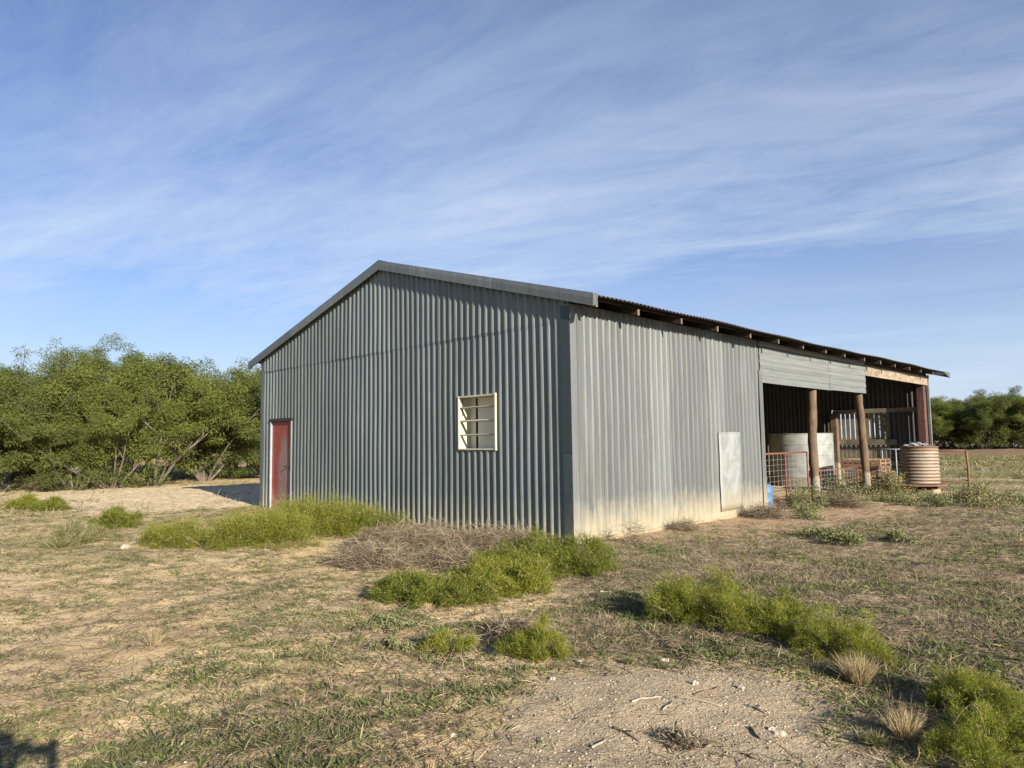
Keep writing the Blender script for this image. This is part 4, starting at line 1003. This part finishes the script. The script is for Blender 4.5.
for k, x, y, h, lab, wd in [
    (0, -24.3, 1.9, 6.0, 'rounded green tree with spreading pale trunks, just left of the barn', 1.0),
    (3, -33.7, 1.9, 7.7, 'tallest airy tree with sky showing through its top', 1.0),
    (1, -26.5, -2.8, 4.6, 'leafy green tree at the far left edge of the photo', 1.0),
    (2, -28.2, -1.0, 5.6, 'upright tree between the left edge and the tallest airy tree', 1.0),
    (4, -24.2, -1.0, 4.3, 'low spreading bush tree at the front of the left grove', .95),
    (1, -23.6, .1, 4.5, 'low bright tree left of the pale spreading trunks', .85),
    (2, -26.5, 4.8, 6.2, 'full crowned tree right of the pale spreading trunks', 1.05),
    (1, -27.8, 6.8, 5.8, 'dense tree second from the barn wall', 1.0),
    (4, -26.4, 7.9, 4.9, 'lower tree partly hidden behind the barn corner', 1.0),
    (0, -31.1, 11.6, 5.2, 'tree mostly hidden behind the barn beyond the grove', 1.0),
    (3, -35.5, -1.9, 5.2, 'thin topped tree in the back at the left edge', 1.0),
    (2, -36.1, 4.7, 6.9, 'tall back row tree behind the rounded one', 1.1),
    (2, -34.4, 7.5, 6.4, 'back row tree behind the full crowned one', 1.1),
    (0, -37.1, .3, 5.9, 'back row tree behind the upright one', 1.1),
    (4, -25.7, -5.0, 4.6, 'tree beyond the left edge at the end of the grove', 1.0),
    (1, -36.7, -4.4, 6.0, 'back row tree beyond the left edge', 1.0)]:
    place_tree(k, x, y, h, lab, GL, wd)
GR = 'trees across the field right of the barn'
LR = 'green mesquite tree in the dense row across the field at right'
for i, (x, y, h) in enumerate([(-14.3, 66.7, 6), (-11.8, 65.3, 5.6), (-10.1, 67.8, 5.4), (-7.5, 65.3, 6.2), (-5.9, 67.6, 6.1), (-3.6, 66.9, 6), (-1.8, 69.2, 6), (-15.8, 76.6, 6.8), (-13.2, 76.3, 6.2), (-11.3, 78.8, 6), (-8.4, 76.3, 6.8), (-6.4, 78.6, 6.6), (-3.9, 78, 6.5), (-.5, 71.3, 6)]):
    place_tree((2, 1, 0, 4, 2, 1, 0)[i % 7], x, y, h - .9, LR, GR, 1.15 if i % 7 != 3 else 1.0)

# ------------------------------------------------------------------ the photographer, whose shadow falls in the foreground
def person():
    root = empty('person', (0, 0, 0)); tag(root, 'photographer standing at the camera holding up a phone, seen only as a shadow', 'person')
    az = .7851; f2 = Vector((-math.sin(az), math.cos(az), 0)); r2 = Vector((math.cos(az), math.sin(az), 0)); cam = Vector(CAM)
    base = cam - f2 * .46; base.z = gz1(base.x, base.y)
    def W(r, f, z): return tuple(base + r2 * r + f2 * f + Vector((0, 0, z)))
    pts = {}
    J = [('pelvis', 0, 0, .95, .15), ('spine', 0, .01, 1.15, .14), ('chest', 0, .0, 1.36, .165), ('neck', 0, .02, 1.50, .06), ('head0', 0, .04, 1.60, .085), ('head1', 0, .05, 1.70, .09),
         ('hipL', -.10, 0, .90, .10), ('kneeL', -.12, .03, .50, .065), ('ankL', -.13, -.02, .09, .045), ('toeL', -.14, .16, .04, .04),
         ('hipR', .10, 0, .90, .10), ('kneeR', .12, .03, .50, .065), ('ankR', .13, -.02, .09, .045), ('toeR', .14, .16, .04, .04),
         ('shL', -.19, 0, 1.42, .065), ('elL', -.33, .24, 1.22, .045), ('wrL', -.10, .36, 1.52, .03), ('palmL', -.095, .385, 1.59, .032),
         ('shR', .19, 0, 1.42, .065), ('elR', .32, .26, 1.22, .045), ('wrR', .10, .36, 1.52, .03), ('palmR', .115, .385, 1.59, .034)]
    E_ = [('pelvis', 'spine'), ('spine', 'chest'), ('chest', 'neck'), ('neck', 'head0'), ('head0', 'head1'), ('pelvis', 'hipL'), ('hipL', 'kneeL'), ('kneeL', 'ankL'), ('ankL', 'toeL'),
          ('pelvis', 'hipR'), ('hipR', 'kneeR'), ('kneeR', 'ankR'), ('ankR', 'toeR'), ('chest', 'shL'), ('shL', 'elL'), ('elL', 'wrL'), ('wrL', 'palmL'), ('chest', 'shR'), ('shR', 'elR'), ('elR', 'wrR'), ('wrR', 'palmR')]
    for s_, sg in (('L', -1), ('R', 1)):
        for q, dz in enumerate((.045, .025, .004, -.016)):
            J.append((f'f{q}a{s_}', sg * .088, .41, 1.60 + dz, .0095)); J.append((f'f{q}b{s_}', sg * .070, .43, 1.60 + dz, .0085)); J.append((f'f{q}c{s_}', sg * .045 , .436, 1.60 + dz, .0075))
            E_ += [('palm' + s_, f'f{q}a{s_}'), (f'f{q}a{s_}', f'f{q}b{s_}'), (f'f{q}b{s_}', f'f{q}c{s_}')]
        J.append((f'ta{s_}', sg * .075, .38, 1.62, .012)); J.append((f'tb{s_}', sg * .05, .395, 1.63, .010)); E_ += [('palm' + s_, f'ta{s_}'), (f'ta{s_}', f'tb{s_}')]
    ix = {j[0]: i for i, j in enumerate(J)}
    me = bpy.data.meshes.new('body'); me.from_pydata([W(j[1], j[2], j[3]) for j in J], [(ix[a], ix[b]) for a, b in E_], []); me.update()
    o = bpy.data.objects.new('body', me); link(o, root); me.materials.append(paint('person_cloth', (.10, .12, .16), .1, .9))
    md = o.modifiers.new('skin', 'SKIN'); md.use_smooth_shade = True
    if not me.skin_vertices: 
        pass
    for i, j in enumerate(J):
        sv_ = me.skin_vertices[0].data[i]; sv_.radius = (j[4], j[4] * (.8 if j[0] in ('chest', 'spine', 'pelvis') else 1)); sv_.use_root = (i == 0)
    sb = o.modifiers.new('sub', 'SUBSURF'); sb.levels = 1; sb.render_levels = 2
    # brimmed cap as hair cover
    mb = MB(); n = 24; c = W(0, .045, 1.735)
    mb.lathe([(.105, -.02), (.104, .02), (.085, .07), (.045, .095), (.002, .1)], n, c); hb = Vector(c)
    mb.build('cap', M['black'], root, True)
    # phone, just behind the lens and below the field of view
    ph = MB(); mt = Matrix.Translation(cam - f2 * .045 + Vector((0, 0, -.012))) @ Matrix.Rotation(az, 4, 'Z')
    ph.box(-.075, .075, -.005, .005, -.038, .038, mt); pho = ph.build('phone', M['black'], None, bevel=.003); tag(pho, 'dark phone held up in both hands by the photographer', 'phone')
person()

# ------------------------------------------------------------------ camera
cam = bpy.data.cameras.new('camera'); co = bpy.data.objects.new('camera', cam); link(co); bpy.context.scene.camera = co
yaw, pitch, roll = .7851, .082, -.0138
fw = Vector((-math.sin(yaw) * math.cos(pitch), math.cos(yaw) * math.cos(pitch), math.sin(pitch)))
r = Vector((math.cos(yaw), math.sin(yaw), 0)); u = r.cross(fw)
r2 = r * math.cos(roll) + u * math.sin(roll); u2 = -r * math.sin(roll) + u * math.cos(roll)
co.matrix_world = Matrix(((r2.x, u2.x, -fw.x, CAM[0]), (r2.y, u2.y, -fw.y, CAM[1]), (r2.z, u2.z, -fw.z, CAM[2]), (0, 0, 0, 1)))
cam.sensor_width = 36; cam.lens = 700.82 * 36 / 1024; cam.clip_start = .05; cam.clip_end = 6000

# ------------------------------------------------------------------ light
EL, AZ = math.radians(18.8), math.radians(-12)        # sun direction measured from +x toward +y
S = Vector((math.cos(EL) * math.cos(AZ), math.cos(EL) * math.sin(AZ), math.sin(EL)))
sun = bpy.data.lights.new('sun', 'SUN'); sun.energy = 5.0; sun.angle = math.radians(.55); sun.color = (1, .90, .76)
so = bpy.data.objects.new('sun', sun); link(so); so.rotation_euler = (-S).to_track_quat('-Z', 'Y').to_euler()
w = bpy.data.worlds.new('World'); bpy.context.scene.world = w; w.use_nodes = True; t = w.node_tree; t.nodes.clear()
def wn_(ty): return t.nodes.new(ty)
out = wn_('ShaderNodeOutputWorld'); bg = wn_('ShaderNodeBackground'); sky = wn_('ShaderNodeTexSky')
sky.sky_type = 'NISHITA'; sky.sun_disc = False; sky.sun_elevation = EL; sky.sun_rotation = math.atan2(S.x, S.y); sky.altitude = 300; sky.air_density = 1.0; sky.dust_density = .6; sky.ozone_density = 2.5
class WT(NT):
    def __init__(s): s.t = t
W_ = WT()
tc = wn_('ShaderNodeTexCoord'); X = W_.sep(tc.outputs['Generated'])
zc = W_.math('ADD', W_.math('MAXIMUM', X[2], 0.0), .10)
px_ = W_.math('DIVIDE', X[0], zc); py_ = W_.math('DIVIDE', X[1], zc)
ca, sa = -.966, -.259
al = W_.math('ADD', W_.math('MULTIPLY', px_, ca), W_.math('MULTIPLY', py_, sa))
ac = W_.math('ADD', W_.math('MULTIPLY', px_, -sa), W_.math('MULTIPLY', py_, ca))
def cvec(sa_, sc_, off=0.0):
    c = wn_('ShaderNodeCombineXYZ'); t.links.new(W_.math('MULTIPLY_ADD', al, sa_, off), c.inputs[0]); t.links.new(W_.math('MULTIPLY_ADD', ac, sc_, off * 1.7), c.inputs[1]); return c.outputs[0]
big = W_.noise(cvec(.20, .36, 3.1), 1.0, 5, .55, .6)
med = W_.noise(cvec(.42, 1.25, 7.7), 1.0, 7, .62, .9)
fin = W_.noise(cvec(2.4, 6.5, 1.3), 1.0, 6, .7, .8)
cl = W_.math('ADD', W_.math('MULTIPLY', big, .62), W_.math('ADD', W_.math('MULTIPLY', med, .38), W_.math('MULTIPLY', fin, .18)))
cf = W_.ramp(cl, [(.48, 0), (.76, .86)])
cf = W_.math('MULTIPLY', cf, W_.ramp(X[2], [(.12, .8), (.24, 1.0), (.38, .72), (.60, .30)]))
hz = W_.math('POWER', W_.math('SUBTRACT', 1.0, W_.math('MAXIMUM', X[2], 0.0), clamp=True), 4.5)
cf = W_.math('MAXIMUM', cf, W_.math('MULTIPLY_ADD', hz, .92, W_.math('MULTIPLY', W_.math('SUBTRACT', med, .5), W_.math('MULTIPLY', hz, .9)), clamp=True))
skyc = W_.mix(1.0, sky.outputs[0], (.70, .89, 1.24), "MULTIPLY")
mixed = W_.mix(cf, skyc, (6.3, 7.2, 8.5))
t.links.new(mixed, bg.inputs[0]); bg.inputs[1].default_value = .052; t.links.new(bg.outputs[0], out.inputs[0])
sc = bpy.context.scene
sc.view_settings.view_transform = 'Standard'; sc.view_settings.look = 'None'; sc.view_settings.exposure = 1.15; sc.view_settings.gamma = 1; sc.view_settings.use_curve_mapping = False
sc.cycles.max_bounces = 6; sc.cycles.diffuse_bounces = 3; sc.cycles.transparent_max_bounces = 4
